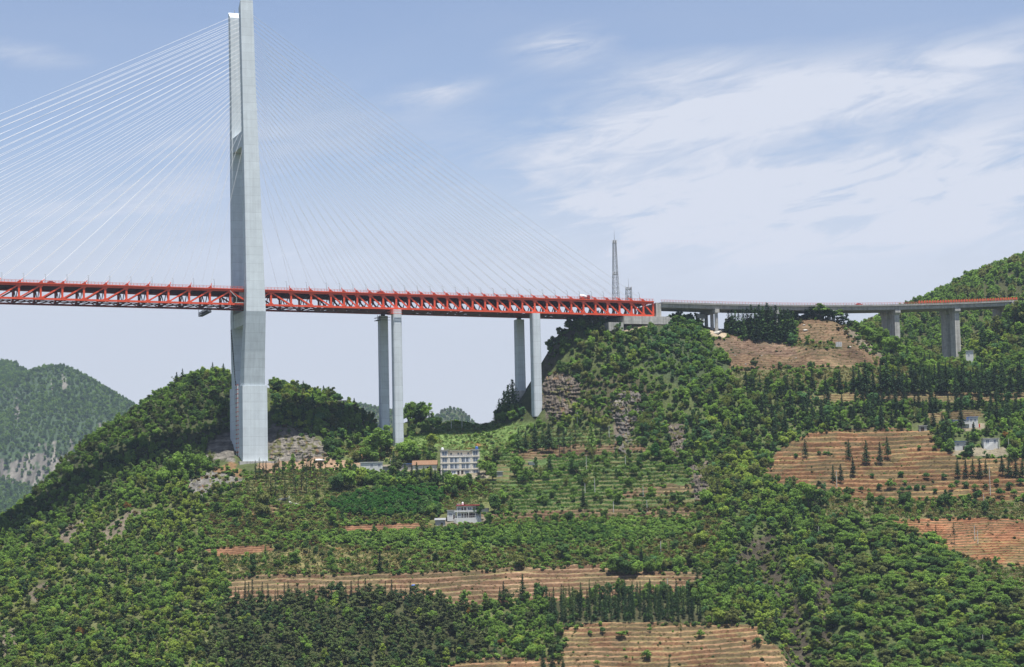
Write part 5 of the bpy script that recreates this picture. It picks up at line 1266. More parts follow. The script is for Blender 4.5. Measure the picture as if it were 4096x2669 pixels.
plant('flat', 1445, 1483, 17, 'bright', w=1.5, text='wide flat-topped small tree on the lowest bare terraces'); plant('orchard', 1502, 1536, 26, 'mid', text='round green tree in the middle of the lowest bare terraces')
row('orchard', [(2094, 1111, 17), (2154, 1115, 17), (2195, 1115, 15), (2027, 1112, 11), (2045, 1139, 16), (2069, 1141, 26), (2103, 1128, 12), (2114, 1146, 18), (2098, 1146, 15), (2131, 1142, 17), (2147, 1140, 12), (2174, 1149, 14), (2211, 1141, 18), (2225, 1128, 13), (2244, 1137, 18), (2275, 1156, 16), (2267, 1140, 16), (2291, 1138, 14), (2316, 1130, 17), (2324, 1156, 21), (2348, 1138, 19), (2358, 1154, 18), (2372, 1128, 17), (1982, 1147, 12), (2001, 1144, 14), (1937, 1145, 14), (1951, 1145, 12), (2020, 1145, 10), (1904, 1058, 10), (1918, 1058, 10), (1925, 1059, 10), (1850, 1065, 11), (2137, 1048, 13), (2172, 1048, 12)], ['orch', 'deep', 'mid'], 'small fruit tree on the brown right terraces, #')
row('broad', [(2103, 1176, 42), (2154, 1174, 28), (2196, 1178, 38), (2238, 1176, 36), (2290, 1196, 34)], ['deep', 'mid'], 'dark round tree in the grassy band above the red field, #')
row('broad', [(1340, 1106, 46), (1440, 1040, 28), (1523, 1070, 42), (1555, 1078, 38), (1440, 1112, 30), (1470, 1098, 22)], ['deep', 'orch', 'mid'], 'round dark green tree standing on the green terraces, #')
row('broad', [(785, 1142, 46), (812, 1138, 50), (840, 1128, 44), (605, 1178, 42), (770, 1222, 34), (716, 1178, 22)], ['bright', 'lime', 'mid', 'deep'], 'large leafy tree between pylon base and orchard, #')
row('broad', [(866, 1068, 60), (886, 1064, 66), (900, 1050, 44), (858, 1074, 44), (945, 1070, 56), (958, 1074, 46), (930, 1078, 40)], ['mid', 'bright', 'mid', 'deep'], 'broad green tree at the foot of the left piers, #')
row('broad', [(1062, 1140, 44), (1078, 1142, 38), (1040, 1150, 40), (1130, 1105, 44), (1145, 1120, 46), (1205, 1110, 52), (1222, 1120, 40), (1020, 1200, 46), (1005, 1200, 34), (1150, 1192, 46), (1168, 1170, 44), (1115, 1215, 38), (1135, 1222, 30)], ['mid', 'deep', 'bright', 'mid'], 'leafy tree around the two bigger houses, #')
row('broad', [(395, 1112, 42), (415, 1105, 54), (436, 1102, 58), (455, 1108, 46), (378, 1130, 46), (350, 1150, 50), (318, 1165, 40)], ['bright', 'mid', 'bright', 'mid'], 'bright tree before the shaded ridge, #')
row('broad', [(948, 968, 36), (962, 978, 48), (978, 984, 52), (992, 990, 46), (1008, 994, 40), (1020, 998, 32)], ['bright', 'mid', 'deep'], 'round tree on the skyline right of the left piers, #', lo=1322)
row('fir', [(1160, 958, 46), (1172, 962, 58), (1182, 964, 70), (1192, 966, 84), (1150, 972, 22)], ['deep', 'mid'], 'tree on the skyline left of the right piers, #', lo=1250, w=1.3)
row('broad', [(1284, 772, 22), (1300, 766, 24), (1318, 762, 22), (1336, 760, 20), (1276, 790, 26)], ['mid', 'bright'], 'small skyline tree under the red truss end, #', lo=1270)
row('spire', [(1694, 772, 50), (1702, 778, 58), (1710, 780, 62), (1718, 782, 56), (1728, 784, 68), (1738, 786, 72), (1747, 786, 80), (1757, 788, 74), (1766, 790, 84), (1775, 790, 78), (1785, 790, 88), (1795, 792, 80), (1805, 792, 84), (1815, 792, 78), (1824, 792, 74), (1833, 794, 78), (1842, 795, 72), (1730, 792, 50), (1760, 796, 54), (1790, 798, 48), (1812, 798, 50), (1838, 798, 46)], ['fir', 'fir2', 'deep'], 'dark tree in the clump before the viaduct, #', lo=1270, w=1.55)
row('pine', [(1884, 742, 36), (1896, 740, 38), (1908, 742, 38), (1920, 744, 36), (1932, 746, 34), (1946, 750, 32), (1960, 756, 30), (1976, 764, 26), (1992, 772, 26), (2006, 780, 22)], ['fir', 'fir2', 'mid'], 'dark pine above the brown hilltop field, #', lo=1270, w=1.5)
row('broad', [(2014, 790, 34), (2030, 800, 34), (2048, 812, 34), (2064, 820, 40), (2082, 828, 40), (2100, 836, 38), (2118, 842, 42), (2136, 846, 46)], ['bright', 'mid', 'mid'], 'bushy tree down the right flank of the brown hilltop, #', lo=1280)
row('broad', [(2044, 808, 40), (2058, 814, 46), (2070, 816, 46), (2084, 820, 44), (2098, 824, 44)], ['mid', 'bright', 'deep'], 'leafy tree at the foot of the left tall viaduct pier, #', lo=1280)
row('broad', [(2286, 812, 44), (2302, 800, 50), (2318, 792, 50), (2332, 780, 50), (2346, 770, 52), (2358, 764, 56), (2370, 756, 54), (2382, 748, 56)], ['deep', 'mid', 'olive'], 'dark tree on the bank hiding the viaduct end, #', lo=1330)
row('bamboo', [(1495, 1010, 46), (1512, 1012, 40), (1640, 1128, 60), (1655, 1150, 56), (1668, 1160, 44), (1500, 985, 34), (1690, 960, 50), (1755, 950, 46), (1790, 945, 40)], ['bamboo', 'bamboo', 'olive'], 'yellowish feathery bamboo clump near the cliff, #')
row('broad', [(1862, 1395, 40), (1890, 1345, 34), (1882, 1440, 60), (1815, 1165, 36), (1850, 1185, 52), (1880, 1190, 60), (1905, 1180, 48), (1830, 1215, 44), (1870, 1245, 48)], ['bright', 'bright', 'mid', 'deep', 'mid'], 'full round tree along the rocky gully right of centre, #')
row('broad', [(1400, 1330, 26), (1425, 1338, 46), (1450, 1340, 42), (1478, 1338, 36), (1510, 1334, 34)], ['bright', 'mid', 'deep'], 'leafy tree at the upper edge of the middle terraces, #')
# ------------------------------------------------------------------ far hills
def hillsheet(name, label, pts, x0, x1, y0, y1, nx, ny, seed, cov, rough, cliff=None, mat=None):
    P = np.array([tuple(at(*p)) if len(p) == 3 else p[:3] for p in pts]); f = RBF(P, rough[2])
    X, Y = np.meshgrid(np.linspace(x0, x1, nx), np.linspace(y0, y1, ny)); Z = f(X, Y)
    Z = Z + fbm(X / rough[0], Y / rough[0], seed, 5) * rough[1]
    C = np.ones(Z.shape + (3,)) * np.array(cov) * (1 + .3 * fbm(X / 20, Y / 20, seed + 3, 4)[..., None])
    rock = None
    if cliff:
        dx, dy = proj(np.stack([X, Y, Z], -1)); rock = cliff(dx, dy, X, Y)
        rc = np.array([.125, .115, .10]) * (1 + .9 * fbm(X / 8, Z / 45, seed + 9, 4)[..., None])
        C = np.where(rock[..., None], rc, C)
    o = sheet(name, X, Y, Z, np.clip(C, .01, .8), mat or LAND); tag(o, label, 'hill', kind='structure')
    return X, Y, Z, rock
def bil(S, x, y):
    X, Y, Z, _ = S; nx = X.shape[1]; ny = X.shape[0]
    u = np.clip((x - X[0, 0]) / (X[0, -1] - X[0, 0]) * (nx - 1), 0, nx - 1.001); v = np.clip((y - Y[0, 0]) / (Y[-1, 0] - Y[0, 0]) * (ny - 1), 0, ny - 1.001)
    i = u.astype(int); j = v.astype(int); u -= i; v -= j
    return (Z[j, i] * (1 - u) + Z[j, i + 1] * u) * (1 - v) + (Z[j + 1, i] * (1 - u) + Z[j + 1, i + 1] * u) * v
def hillwood(S, spacing, prob_rock=.4):
    X, Y, Z, rock = S; Hd = hidden_map(X, Y, Z, -400, 2800)
    xs, ys = np.meshgrid(np.arange(X[0, 0], X[0, -1], spacing), np.arange(Y[0, 0], Y[-1, 0], spacing))
    x = xs.ravel() + RNG.uniform(-.5, .5, xs.size) * spacing; y = ys.ravel() + RNG.uniform(-.5, .5, xs.size) * spacing; z = bil(S, x, y)
    dx, dy = proj(np.c_[x, y, z])
    i = np.clip(((x - X[0, 0]) / (X[0, -1] - X[0, 0]) * (X.shape[1] - 1)).round().astype(int), 0, X.shape[1] - 1); j = np.clip(((y - Y[0, 0]) / (Y[-1, 0] - Y[0, 0]) * (X.shape[0] - 1)).round().astype(int), 0, X.shape[0] - 1)
    ok = (Hd[j, i] < 22) & (dx > -80) & (dx < 2460) & (dy < 1260)
    if rock is not None: ok &= ~rock[j, i] | (RNG.random(x.size) < prob_rock)
    return x[ok], y[ok], z[ok]
# wooded hill behind the viaduct
RH_ = hillsheet('hill', 'wooded hill behind the right end of the viaduct', [(1890, 800, 1560), (1960, 790, 1590), (2010, 778, 1600), (2060, 752, 1620), (2145, 716, 1650), (2200, 676, 1680), (2250, 655, 1700), (2300, 632, 1720), (2380, 608, 1750), (2500, 570, 1780), (2650, 540, 1800),
     (2000, 880, 1480), (2200, 880, 1480), (2400, 880, 1490), (2650, 880, 1490), (2200, 780, 1560), (2380, 730, 1600), (2650, 700, 1620), (2090, 810, 1540), (2300, 800, 1540),
     (230, 2000, 0), (420, 2050, 40), (640, 2080, 80), (150, 1750, 0)] if False else [(1890, 800, 1560), (1960, 790, 1590), (2010, 778, 1600), (2060, 752, 1620), (2145, 716, 1650), (2200, 676, 1680), (2250, 655, 1700), (2300, 632, 1720), (2380, 608, 1750), (2500, 570, 1780), (2650, 540, 1800),
     (2000, 880, 1480), (2200, 880, 1480), (2400, 880, 1490), (2650, 880, 1490), (2200, 780, 1560), (2380, 730, 1600), (2650, 700, 1620), (2090, 810, 1540), (2300, 800, 1540),
     (2060, 900, 1760), (2200, 800, 1850), (2380, 740, 1920), (2650, 720, 1960), (1900, 950, 1700)], 180, 620, 1460, 1960, 180, 200, 5, (.05, .055, .024), (45, 7, 30))
# far double-peaked mountain on the left
def cliffs(dx, dy, X, Y):
    n = fbm(X / 30, Y / 30, 61, 4); m = vnoise(dx / 7, dy / 60, 63)
    a = (dy > 1062 + n * 30) & (dy < 1122 + n * 22) & (dx < 160 + n * 60) & (m > .30)
    b = (dy > 985 + n * 20) & (dy < 1010 + n * 25) & (dx > 225) & (m > .45)
    c = (dy > 935 + n * 40) & (dy < 975 + n * 50) & (dx > 20) & (dx < 70) & (m > .62)
    d = (dy > 1020 + n * 30) & (dy < 1060 + n * 30) & (dx > 90) & (dx < 260) & (m > .58)
    e = (dy > 860) & (dy < 910) & (dx > 120) & (dx < 170) & (m > .78)
    return a | b | c | d | e
LM_ = hillsheet('mountain', 'hazy double-peaked mountain far off at the left', [(-200, 880, 5075), (-100, 862, 5075), (-30, 850, 5075), (20, 846, 5075), (45, 852, 5058), (72, 878, 5005), (95, 862, 4725), (125, 855, 4690), (160, 868, 4672), (200, 888, 4655), (250, 918, 4638), (300, 950, 4620), (360, 985, 4602), (450, 1030, 4585), (20, 960, 4550), (125, 960, 4445), (230, 990, 4410), (340, 1040, 4410), (20, 1062, 4322), (130, 1066, 4305), (280, 1060, 4322), (0, 1120, 4270), (130, 1122, 4252), (260, 1120, 4252), (0, 1190, 4025), (130, 1190, 4025), (260, 1190, 4025), (-200, 1000, 4550), (-200, 1120, 4270), (-200, 1190, 4025), (450, 1190, 4025), (-100, 960, 5512), (125, 960, 5162), (300, 1040, 5075), (72, 960, 5250), (450, 1120, 5075), (110, 855, 4700), (142, 857, 4680), (178, 876, 4665), (58, 866, 5060), (35, 846, 5075)], -1350, -560, 3910, 5530, 200, 420, 15, (.038, .062, .030), (80, 7, 10), cliffs)
RD_ = hillsheet('hill', 'small rounded far hill on the skyline between the piers', [(960, 1022, 4725), (1000, 986, 4800), (1022, 962, 4800), (1036, 954, 4800), (1050, 952, 4800), (1064, 954, 4800), (1080, 963, 4800), (1104, 990, 4800), (1150, 1032, 4800), (1050, 1010, 4600), (1000, 1035, 4600), (1110, 1035, 4600), (1050, 1010, 5050), (960, 1060, 5070), (1150, 1060, 5070), (950, 1110, 4500), (1160, 1110, 4500), (1050, 1110, 4480)], -270, 0, 4500, 5085, 60, 90, 25, (.05, .06, .03), (50, 3, 14))
RT_ = hillsheet('hill', 'tiny far hill peeping over the ridge left of the left piers', [(780, 965, 5025), (815, 944, 5100), (832, 940, 5100), (850, 945, 5100), (890, 968, 5025), (830, 980, 4875), (830, 980, 5325), (770, 1000, 4950), (900, 1000, 4950)], -450, -285, 4875, 5340, 40, 60, 35, (.05, .06, .03), (50, 3, 30))

# ------------------------------------------------------------------ the trees: the ones that show largest one by one, the rest as woods
LMK = [('the pylon base', 585, 1080), ('the left piers', 915, 1040), ('the four-storey house', 1070, 1070), ('the red-roofed house', 1090, 1190), ('the white ridge house', 846, 945), ('the lowest bare terraces', 1540, 1500), ('the long middle terraces', 780, 1365), ('the right middle terraces', 1540, 1355),
       ('the small orange field', 550, 1280), ('the grey cliff', 1460, 960), ('the right piers', 1240, 900), ('the concrete abutment', 1480, 740), ('the brown hilltop field', 1850, 825), ('the tall viaduct pier', 2205, 780), ('the right-hand houses', 2270, 1000), ('the brown right terraces', 2050, 1085), ('the red field', 2250, 1260), ('the rocky gully', 1860, 1400), ('the green terraces', 1400, 1110),
       ('the pale rock slab', 490, 1125), ('the quarry face', 700, 1035), ('the dark pine wood', 880, 1460), ('the upper left ridge', 420, 920), ('the dark orchard', 900, 1170), ('the lower left corner', 30, 1530), ('the lower right corner', 2350, 1530), ('the left edge of the slope', 20, 1300), ('the lowest fir row', 1440, 1420)]
def where(d):
    x, y = d['dx'], d['dy'] - d['H'] * .5 * FD / d['y']
    n, lx, ly = min(LMK, key=lambda l: (l[1] - x) ** 2 + ((l[2] - y) * 1.25) ** 2)
    ax, ay = x - lx, (y - ly) * 1.2
    if n == 'the dark pine wood' and abs(ax) < 330 and abs(ay) < 90: return 'inside the dark pine wood, ' + ('left part' if x < 780 else 'right part' if x > 1000 else 'middle part')
    dist = math.hypot(ax, ay); far = 'close by' if dist < 55 else 'a little' if dist < 130 else 'well'
    if abs(ax) > 1.9 * abs(ay): r = 'left of' if ax < 0 else 'right of'
    elif abs(ay) > 1.9 * abs(ax): r = 'above' if ay < 0 else 'below'
    else: r = ('above and left of' if ax < 0 else 'above and right of') if ay < 0 else ('below and left of' if ax < 0 else 'below and right of')
    return '%s %s %s' % (far, r, n) if far != 'close by' else 'just ' + r + ' ' + n
NOUN = {'bush': ('bush', 'bush', 'bush', 'bushes on the slopes'), 'broad': ('broadleaf_tree', 'broadleaf tree', 'tree', 'broadleaf trees on the hillside'), 'flat': ('broadleaf_tree', 'flat-crowned broadleaf tree', 'tree', 'broadleaf trees on the hillside'), 'pine': ('pine_tree', 'pine', 'tree', 'pines on the hillside'),
        'fir': ('conifer', 'conifer', 'tree', 'conifers on the hillside'), 'spire': ('conifer', 'spire-shaped conifer', 'tree', 'conifers on the hillside'), 'lanky': ('conifer', 'thin conifer', 'tree', 'conifers on the hillside'), 'bamboo': ('bamboo_clump', 'feathery bamboo clump', 'bamboo', 'bamboo clumps on the slopes'),
        'orchard': ('fruit_tree', 'small round fruit tree', 'tree', 'fruit trees on the terraces')}
FAM = {'broadleaf_tree': (['broad', 'flat'], 300), 'pine_tree': (['pine'], 220), 'conifer': (['fir', 'spire', 'lanky'], 300), 'bamboo_clump': (['bamboo'], 60), 'fruit_tree': (['orchard'], 110), 'bush': (['bush'], 200)}
SRC = {}
def tint_of(d):
    t = TINT[d['t']]; return [c * d['v'] for c in t]
singles = []
for fam, (kinds, cap) in FAM.items():
    allp = [(k, d) for k in kinds for d in PL.get(k, [])]
    for k, d in allp:
        vis = (d['hid'] < 6) and (5 < d['dx'] < 2375) and (d['dy'] - d['H'] * FD / d['y'] < 1535)
        d['show'] = (1e6 if d.get('must') else 0) + (d['H'] * d['W'] * (FD / d['y']) ** 2 if vis else -1) * (1.25 if d['t'] in ('lime', 'bright', 'rust', 'pale') else 1.0)
    allp.sort(key=lambda q: -q[1]['show'])
    for n, (k, d) in enumerate(allp):
        d['single'] = n < cap and d['show'] > 0
        if d['single']: singles.append((fam, k, d))
lab = {}
for fam, k, d in singles:
    size = 'tall' if d['H'] * FD / d['y'] > 46 else 'small' if d['H'] * FD / d['y'] < 24 else ''
    d['lab'] = d.get('text') or ' '.join(('%s %s %s %s' % (size, HUE.get(d['t'], 'green'), NOUN[k][1], where(d))).split())
for fam, k, d in singles:
    nm, noun, cat, grp = NOUN[k]
    if k == 'bush':
        o = bpy.data.objects.new('bush', PROTO[k][d['k']][0]); COL.objects.link(o); o.location = (d['x'], d['y'], d['z'] - .1); o.rotation_euler = (0, 0, d['r']); o.scale = (d['s'] * d['w'], d['s'] * d['w'], d['s'] * d['h'])
        o['tint'] = tint_of(d); tag(o, d['lab'], cat, grp); SRC.setdefault((k, d['k']), o); continue
    e = empty(nm, (d['x'], d['y'], d['z'] - .1), d['r'], d['lab'], cat, grp)
    e.scale = (d['s'] * d['w'], d['s'] * d['w'], d['s'] * d['h'])
    cr_, tr_ = PROTO[k][d['k']]
    o = bpy.data.objects.new('crown', cr_); COL.objects.link(o); o.parent = e; o['tint'] = tint_of(d)
    SRC.setdefault((k, d['k']), o)
    o = bpy.data.objects.new('trunk', tr_); COL.objects.link(o); o.parent = e

def stuff(name, label, cat, kinds, items, group=None):
    """one object: a cloud of plants set on the ground, each an instance of a modelled plant"""
    V = []; S = []; R_ = []; I = []; T = []; srcs = []; key = {}
    for k in kinds:
        for i, (c, t) in enumerate(PROTO[k]):
            key[(k, i)] = len(srcs); srcs.append((k, i))
    for k, d in items:
        V.append((d['x'], d['y'], d['z'] - .1)); S.append((d['s'] * d['w'], d['s'] * d['w'], d['s'] * d['h'])); R_.append((0, 0, d['r'])); I.append(key[(k, d['k'])]); T.append(tint_of(d))
    me = bpy.data.meshes.new(name); me.vertices.add(len(V)); me.vertices.foreach_set('co', np.array(V, np.float32).ravel())
    for nm, ty, dat, fld in (('scl', 'FLOAT_VECTOR', S, 'vector'), ('rot', 'FLOAT_VECTOR', R_, 'vector'), ('tint', 'FLOAT_VECTOR', T, 'vector')):
        a = me.attributes.new(nm, ty, 'POINT'); a.data.foreach_set(fld, np.array(dat, np.float32).ravel())
    a = me.attributes.new('idx', 'INT', 'POINT'); a.data.foreach_set('value', np.array(I, np.int32))
    o = bpy.data.objects.new(name, me); COL.objects.link(o)
    tag(o, label, cat, group, 'stuff')
    ng = bpy.data.node_groups.new(name + '_scatter', 'GeometryNodeTree'); N = ng.nodes; L = ng.links
    ng.interface.new_socket('Geometry', in_out='INPUT', socket_type='NodeSocketGeometry'); ng.interface.new_socket('Geometry', in_out='OUTPUT', socket_type='NodeSocketGeometry')
    gi = N.new('NodeGroupInput'); go = N.new('NodeGroupOutput'); ip = N.new('GeometryNodeInstanceOnPoints'); jn = N.new('GeometryNodeJoinGeometry')
    na = {}
    for nm, ty in (('scl', 'FLOAT_VECTOR'), ('rot', 'FLOAT_VECTOR'), ('idx', 'INT')):
        q = N.new('GeometryNodeInputNamedAttribute'); q.data_type = ty; q.inputs['Name'].default_value = nm; na[nm] = q
    return o, ng, gi, go, ip, jn, na, srcs
def finish(st, own=None):
    o, ng, gi, go, ip, jn, na, srcs = st; N = ng.nodes; L = ng.links
    for k, i in reversed(srcs):
        oi = N.new('GeometryNodeObjectInfo'); oi.transform_space = 'ORIGINAL'; oi.inputs['As Instance'].default_value = True
        oi.inputs['Object'].default_value = SRC[(k, i)]; L.new(oi.outputs['Geometry'], jn.inputs[0])
    L.new(gi.outputs[0], ip.inputs['Points']); L.new(jn.outputs[0], ip.inputs['Instance']); ip.inputs['Pick Instance'].default_value = True
    L.new(na['idx'].outputs['Attribute'], ip.inputs['Instance Index']); L.new(na['rot'].outputs['Attribute'], ip.inputs['Rotation']); L.new(na['scl'].outputs['Attribute'], ip.inputs['Scale'])
    L.new(ip.outputs[0], go.inputs[0])
    md = o.modifiers.new('scatter', 'NODES'); md.node_group = ng
# sources that no single tree carries yet: one bush, one tuft of grass, one far tree of each make, standing where one grows
def source(kind, cat, nm, grp, label, pick):
    for i, (c, t) in enumerate(PROTO[kind]):
        if (kind, i) in SRC: continue
        c_ = [d for d in pick if d['k'] == i and not d.get('single')]
        d = max(c_, key=lambda d: d['s'] if (0 < d['dx'] < 2380 and d['hid'] < 0) else -1); d['single'] = True
        o = bpy.data.objects.new(nm, c); COL.objects.link(o); o.location = (d['x'], d['y'], d['z'] - .1); o.rotation_euler = (0, 0, d['r']); o.scale = (d['s'] * d['w'], d['s'] * d['w'], d['s'] * d['h']); o['tint'] = tint_of(d)
        tag(o, '%s %s %s' % (HUE.get(d['t'], 'green'), label, where(d)), cat, grp, 'stuff'); SRC[(kind, i)] = o
source('tuft', 'grass', 'grass', 'grass on terraces and banks', 'tuft of grass', PL['tuft'])
far = []
def fargroup(S, spacing, tints, sc, seed):
    x, y, z = hillwood(S, spacing); n3 = fbm(x / 40, y / 40, seed, 3); out = []
    for i in range(len(x)):
        u = np.clip(.5 + n3[i] * .8 + (RNG.random() - .5) * .9, 0, .999)
        out.append(('farbroad', dict(x=x[i], y=y[i], z=z[i], dx=0, dy=0, hid=0, s=RNG.uniform(*sc), w=RNG.uniform(.85, 1.2), h=RNG.uniform(.85, 1.15), r=RNG.uniform(0, 6.28), t=tints[int(u * len(tints))], v=RNG.uniform(.8, 1.2), k=int(RNG.integers(2)), H=7, W=3)))
    return out
F1 = fargroup(RH_, 6.0, ['deep', 'mid', 'mid', 'bright', 'mid', 'olive'], (.75, 1.25), 401)
F2 = fargroup(LM_, 8.6, ['deep', 'mid', 'mid', 'deep', 'mid', 'deep'], (.8, 1.6), 403)
F3 = fargroup(RD_, 9.0, ['deep', 'mid', 'dim'], (.8, 1.3), 405) + fargroup(RT_, 9.0, ['deep', 'mid', 'dim'], (.8, 1.3), 407)
for i in range(2):
    k, d = max((q for q in F1 if q[1]['k'] == i), key=lambda q: q[1]['s'])
    F1 = [q for q in F1 if q[1] is not d]
    e = empty('broadleaf_tree', (d['x'], d['y'], d['z'] - .1), d['r'], 'tree on the wooded hill behind the viaduct', 'tree', 'broadleaf trees on the hillside'); e.scale = (d['s'],) * 3
    o = bpy.data.objects.new('crown', PROTO['farbroad'][i][0]); COL.objects.link(o); o.parent = e; o['tint'] = tint_of(d); SRC[('farbroad', i)] = o
    o = bpy.data.objects.new('trunk', PROTO['broad'][i][1]); COL.objects.link(o); o.parent = e
def restof(kinds): return [(k, d) for k in kinds for d in PL.get(k, []) if not d.get('single')]
for nm, label, cat, kinds in (('woodland', 'mixed green broadleaf woodland covering the slopes', 'woodland', ['broad', 'flat']), ('pine_wood', 'dark pines beyond the single ones', 'pine wood', ['pine']), ('fir_wood', 'dark conifers beyond the single ones', 'fir wood', ['fir', 'spire', 'lanky']),
                              ('bamboo_grove', 'feathery bamboo among the trees', 'bamboo', ['bamboo']), ('orchard', 'dense dark green low orchard trees between the houses', 'orchard', ['orchard']), ('undergrowth', 'low green bushes covering banks, fields and slopes', 'bushes', ['bush']), ('grass', 'tufts of grass and crops on terraces and banks', 'grass', ['tuft'])):
    it = restof(kinds)
    for k in kinds:
        for i in range(len(PROTO[k])):
            if (k, i) not in SRC: raise RuntimeError('no source ' + k)
    if it: finish(stuff(nm, label, cat, kinds, it))
for nm, label, it in (('forest', 'green forest on the hill behind the viaduct', F1), ('forest', 'hazy forest on the far double-peaked mountain', F2), ('forest', 'hazy trees on the small far hills', F3)):
    finish(stuff(nm, label, 'forest', ['farbroad'], it))
print('PLANTS', {k: len(v) for k, v in PL.items()}, len(singles), len(F1), len(F2), len(F3))

# ------------------------------------------------------------------ air
HZ = MB(); HZ.box(-2000, 2000, -60, 6100, -400, 620)
hm = bpy.data.materials.new('haze'); hm.use_nodes = True; nt = hm.node_tree
for n in list(nt.nodes):
    if n.type == 'BSDF_PRINCIPLED': nt.nodes.remove(n)
pv = nt.nodes.new('ShaderNodeVolumePrincipled'); pv.inputs['Density'].default_value = HAZE_D; pv.inputs['Color'].default_value = (.66, .81, 1.0, 1); pv.inputs['Anisotropy'].default_value = .3
nt.links.new(pv.outputs[0], nt.nodes['Material Output'].inputs['Volume'])
if HAZE_D > 0:
    o = HZ.build('haze', hm); tag(o, 'thin blue summer haze in the air', 'haze', kind='stuff')

# ------------------------------------------------------------------ sun and sky
sd = Vector((bsin * SUN_H[0] + bcos * SUN_H[1], -bcos * SUN_H[0] + bsin * SUN_H[1], 1)).normalized()   # towards the sun: from the front of the deck, high up
sl = bpy.data.lights.new('sun', 'SUN'); sl.energy = SUN_E; sl.angle = math.radians(.53); sl.color = (1, .965, .90)
so = bpy.data.objects.new('sun', sl); COL.objects.link(so); so.rotation_euler = (-sd).to_track_quat('-Z', 'Y').to_euler(); so.location = (200, 600, 900)
W = bpy.data.worlds.new('World'); SC.world = W; W.use_nodes = True; nt = W.node_tree; N = nt.nodes; L = nt.links
bg = N['Background']; bg.inputs['Strength'].default_value = SKY_S
sk = N.new('ShaderNodeTexSky'); sk.sky_type = 'NISHITA'; sk.sun_disc = False
sk.sun_elevation = math.asin(sd.z); sk.sun_rotation = math.atan2(sd.x, sd.y); sk.altitude = 1200; sk.air_density = 1.0; sk.dust_density = 1.6; sk.ozone_density = 1.2
tc = N.new('ShaderNodeTexCoord'); sx = N.new('ShaderNodeSeparateXYZ'); L.new(tc.outputs['Generated'], sx.inputs[0])
def math_(op, a, b=None, c=None, clamp=False):
    n = N.new('ShaderNodeMath'); n.operation = op; n.use_clamp = clamp
    for i, v in enumerate((a, b, c)):
        if v is None: continue
        if isinstance(v, (int, float)): n.inputs[i].default_value = v
        else: L.new(v, n.inputs[i])
    return n.outputs[0]
AZ = math_('ARCTAN2', sx.outputs[0], sx.outputs[1]); EL = math_('ARCSINE', sx.outputs[2])
def azel(dx, dy):
    d = ray(dx, dy); d = d / np.linalg.norm(d); return math.atan2(d[0], d[1]), math.asin(d[2])
def coords(sa, se, rot, off):
    cb_ = N.new('ShaderNodeCombineXYZ')
    u = math_('ADD', math_('MULTIPLY', AZ, math.cos(rot)), math_('MULTIPLY', EL, math.sin(rot))); v = math_('SUBTRACT', math_('MULTIPLY', EL, math.cos(rot)), math_('MULTIPLY', AZ, math.sin(rot)))
    L.new(math_('MULTIPLY', u, sa), cb_.inputs[0]); L.new(math_('MULTIPLY', v, se), cb_.inputs[1]); cb_.inputs[2].default_value = off
    return cb_.outputs[0]
def noise(vec, detail, rough, dist=0.0):
    n = N.new('ShaderNodeTexNoise'); n.inputs['Scale'].default_value = 1; n.inputs['Detail'].default_value = detail; n.inputs['Roughness'].default_value = rough; n.inputs['Distortion'].default_value = dist
    L.new(vec, n.inputs['Vector']); return n.outputs['Fac']
def bank(dx, dy, rx_, ry_, rot=0.0):
    """a soft oval bank of cloud in a direction of the sky"""
    a, e = azel(dx, dy); u0 = math_('SUBTRACT', AZ, a); v0 = math_('SUBTRACT', EL, e)
    u = math_('ADD', math_('MULTIPLY', u0, math.cos(rot)), math_('MULTIPLY', v0, math.sin(rot))); v = math_('SUBTRACT', math_('MULTIPLY', v0, math.cos(rot)), math_('MULTIPLY', u0, math.sin(rot)))
    u = math_('DIVIDE', u, rx_ / FD); v = math_('DIVIDE', v, ry_ / FD)
    r2 = math_('ADD', math_('MULTIPLY', u, u), math_('MULTIPLY', v, v))
    return math_('POWER', 2.718, math_('MULTIPLY', r2, -1.0))
nA = noise(coords(8, 36, .12, 1.3), 8, .62, .9); nB = noise(coords(24, 110, .20, 4.1), 8, .66, 1.0); nC = noise(coords(5, 16, .05, 7.7), 4, .5, .3)
def add(*t):
    s = t[0]
    for x in t[1:]: s = math_('ADD', s, x)
    return s
def scale(x, k): return math_('MULTIPLY', x, k)
B1 = scale(bank(1950, 440, 700, 85, .02), 1.9); B2 = scale(bank(1800, 245, 560, 90, .10), 1.55); B3 = scale(bank(1330, 350, 190, 60, .3), .55); B4 = scale(bank(1300, 110, 100, 38, .1), 1.5); B5 = scale(bank(1010, 218, 100, 24, .15), 1.25)
B6 = scale(bank(60, 125, 130, 30, -.1), .5); B7 = scale(bank(2330, 300, 260, 60, .3), .55); B8 = scale(bank(420, 330, 420, 60, .3), .35); B9 = scale(bank(1560, 165, 190, 40, .1), .6); B10 = scale(bank(1500, 575, 1500, 130, .0), 1.0); B11 = scale(bank(760, 300, 260, 40, .2), .4)
B12 = scale(bank(300, 480, 600, 90, .15), .45); B13 = scale(bank(2280, 130, 200, 50, .35), .4)
banks = add(B1, B2, B3, B4, B5, B6, B7, B8, B9, B10, B11, B12, B13)
tex = add(scale(nA, .95), scale(nB, .60), scale(nC, .55)); tex = math_('MULTIPLY', math_('SUBTRACT', tex, .82), 2.9, clamp=True)
cl = math_('MULTIPLY', banks, math_('ADD', math_('MULTIPLY', tex, .95), .10), clamp=True)
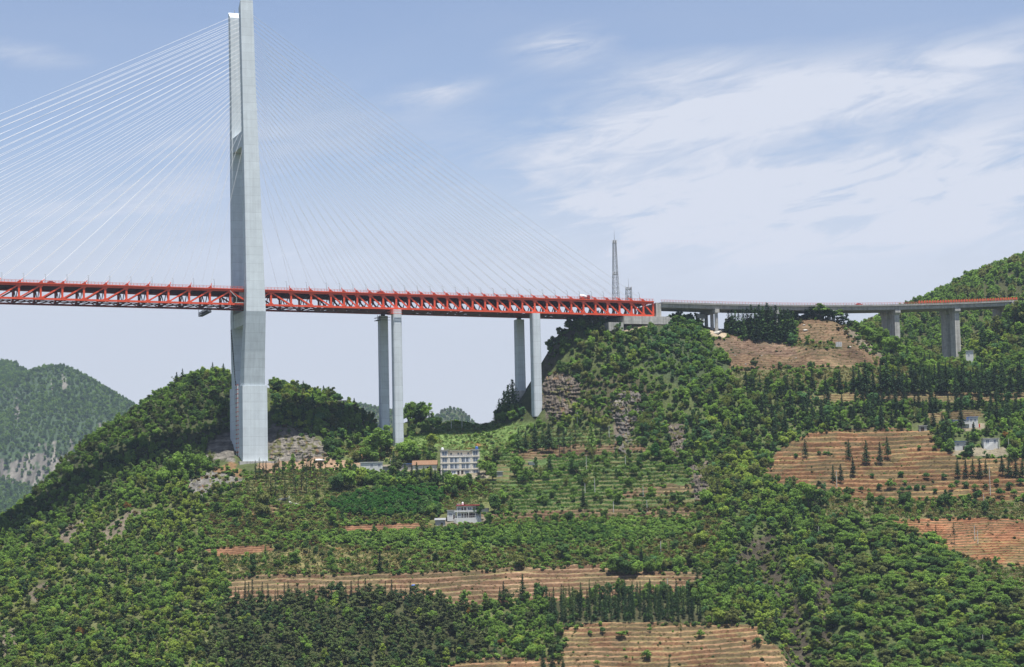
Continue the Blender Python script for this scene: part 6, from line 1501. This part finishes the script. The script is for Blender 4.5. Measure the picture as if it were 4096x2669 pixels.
lowmist = N.new('ShaderNodeMapRange'); lowmist.interpolation_type = 'SMOOTHSTEP'
lowmist.inputs['From Min'].default_value = azel(1190, 250)[1]; lowmist.inputs['From Max'].default_value = azel(1190, 700)[1]; lowmist.inputs['To Min'].default_value = 0; lowmist.inputs['To Max'].default_value = .88
L.new(EL, lowmist.inputs['Value'])
thin = scale(math_('SUBTRACT', nC, .35, clamp=True), .35)
cov = math_('MAXIMUM', math_('MAXIMUM', cl, lowmist.outputs[0]), thin)
# away from the part of the sky that was photographed, ordinary broken cirrus
mx = N.new('ShaderNodeMix'); mx.data_type = 'RGBA'
tintn = N.new('ShaderNodeVectorMath'); tintn.operation = 'MULTIPLY'; tintn.inputs[1].default_value = SKY_T; L.new(sk.outputs[0], tintn.inputs[0])
L.new(cov, mx.inputs['Factor']); L.new(tintn.outputs[0], mx.inputs['A']); cm = N.new('ShaderNodeMix'); cm.data_type = 'RGBA'; L.new(cl, cm.inputs['Factor']); cm.inputs['A'].default_value = [c * .95 for c in CLOUD[:3]] + [1]; cm.inputs['B'].default_value = [c * 1.06 for c in CLOUD[:3]] + [1]; L.new(cm.outputs['Result'], mx.inputs['B'])
dn = N.new('ShaderNodeMapRange'); dn.interpolation_type = 'SMOOTHSTEP'; dn.inputs['From Min'].default_value = -.03; dn.inputs['From Max'].default_value = .012; L.new(EL, dn.inputs['Value'])
m2 = N.new('ShaderNodeMix'); m2.data_type = 'RGBA'; L.new(dn.outputs[0], m2.inputs['Factor']); m2.inputs['A'].default_value = (.55, .60, .50, 1); L.new(mx.outputs['Result'], m2.inputs['B'])   # below the horizon: land in haze
L.new(m2.outputs['Result'], bg.inputs['Color'])
SC.view_settings.view_transform = 'Standard'; SC.view_settings.look = 'None'; SC.view_settings.exposure = EXPO; SC.view_settings.gamma = 1.0
SC.cycles.max_bounces = 6; SC.cycles.diffuse_bounces = 3; SC.cycles.transparent_max_bounces = 8; SC.cycles.volume_bounces = 0; SC.cycles.caustics_reflective = False; SC.cycles.caustics_refractive = False
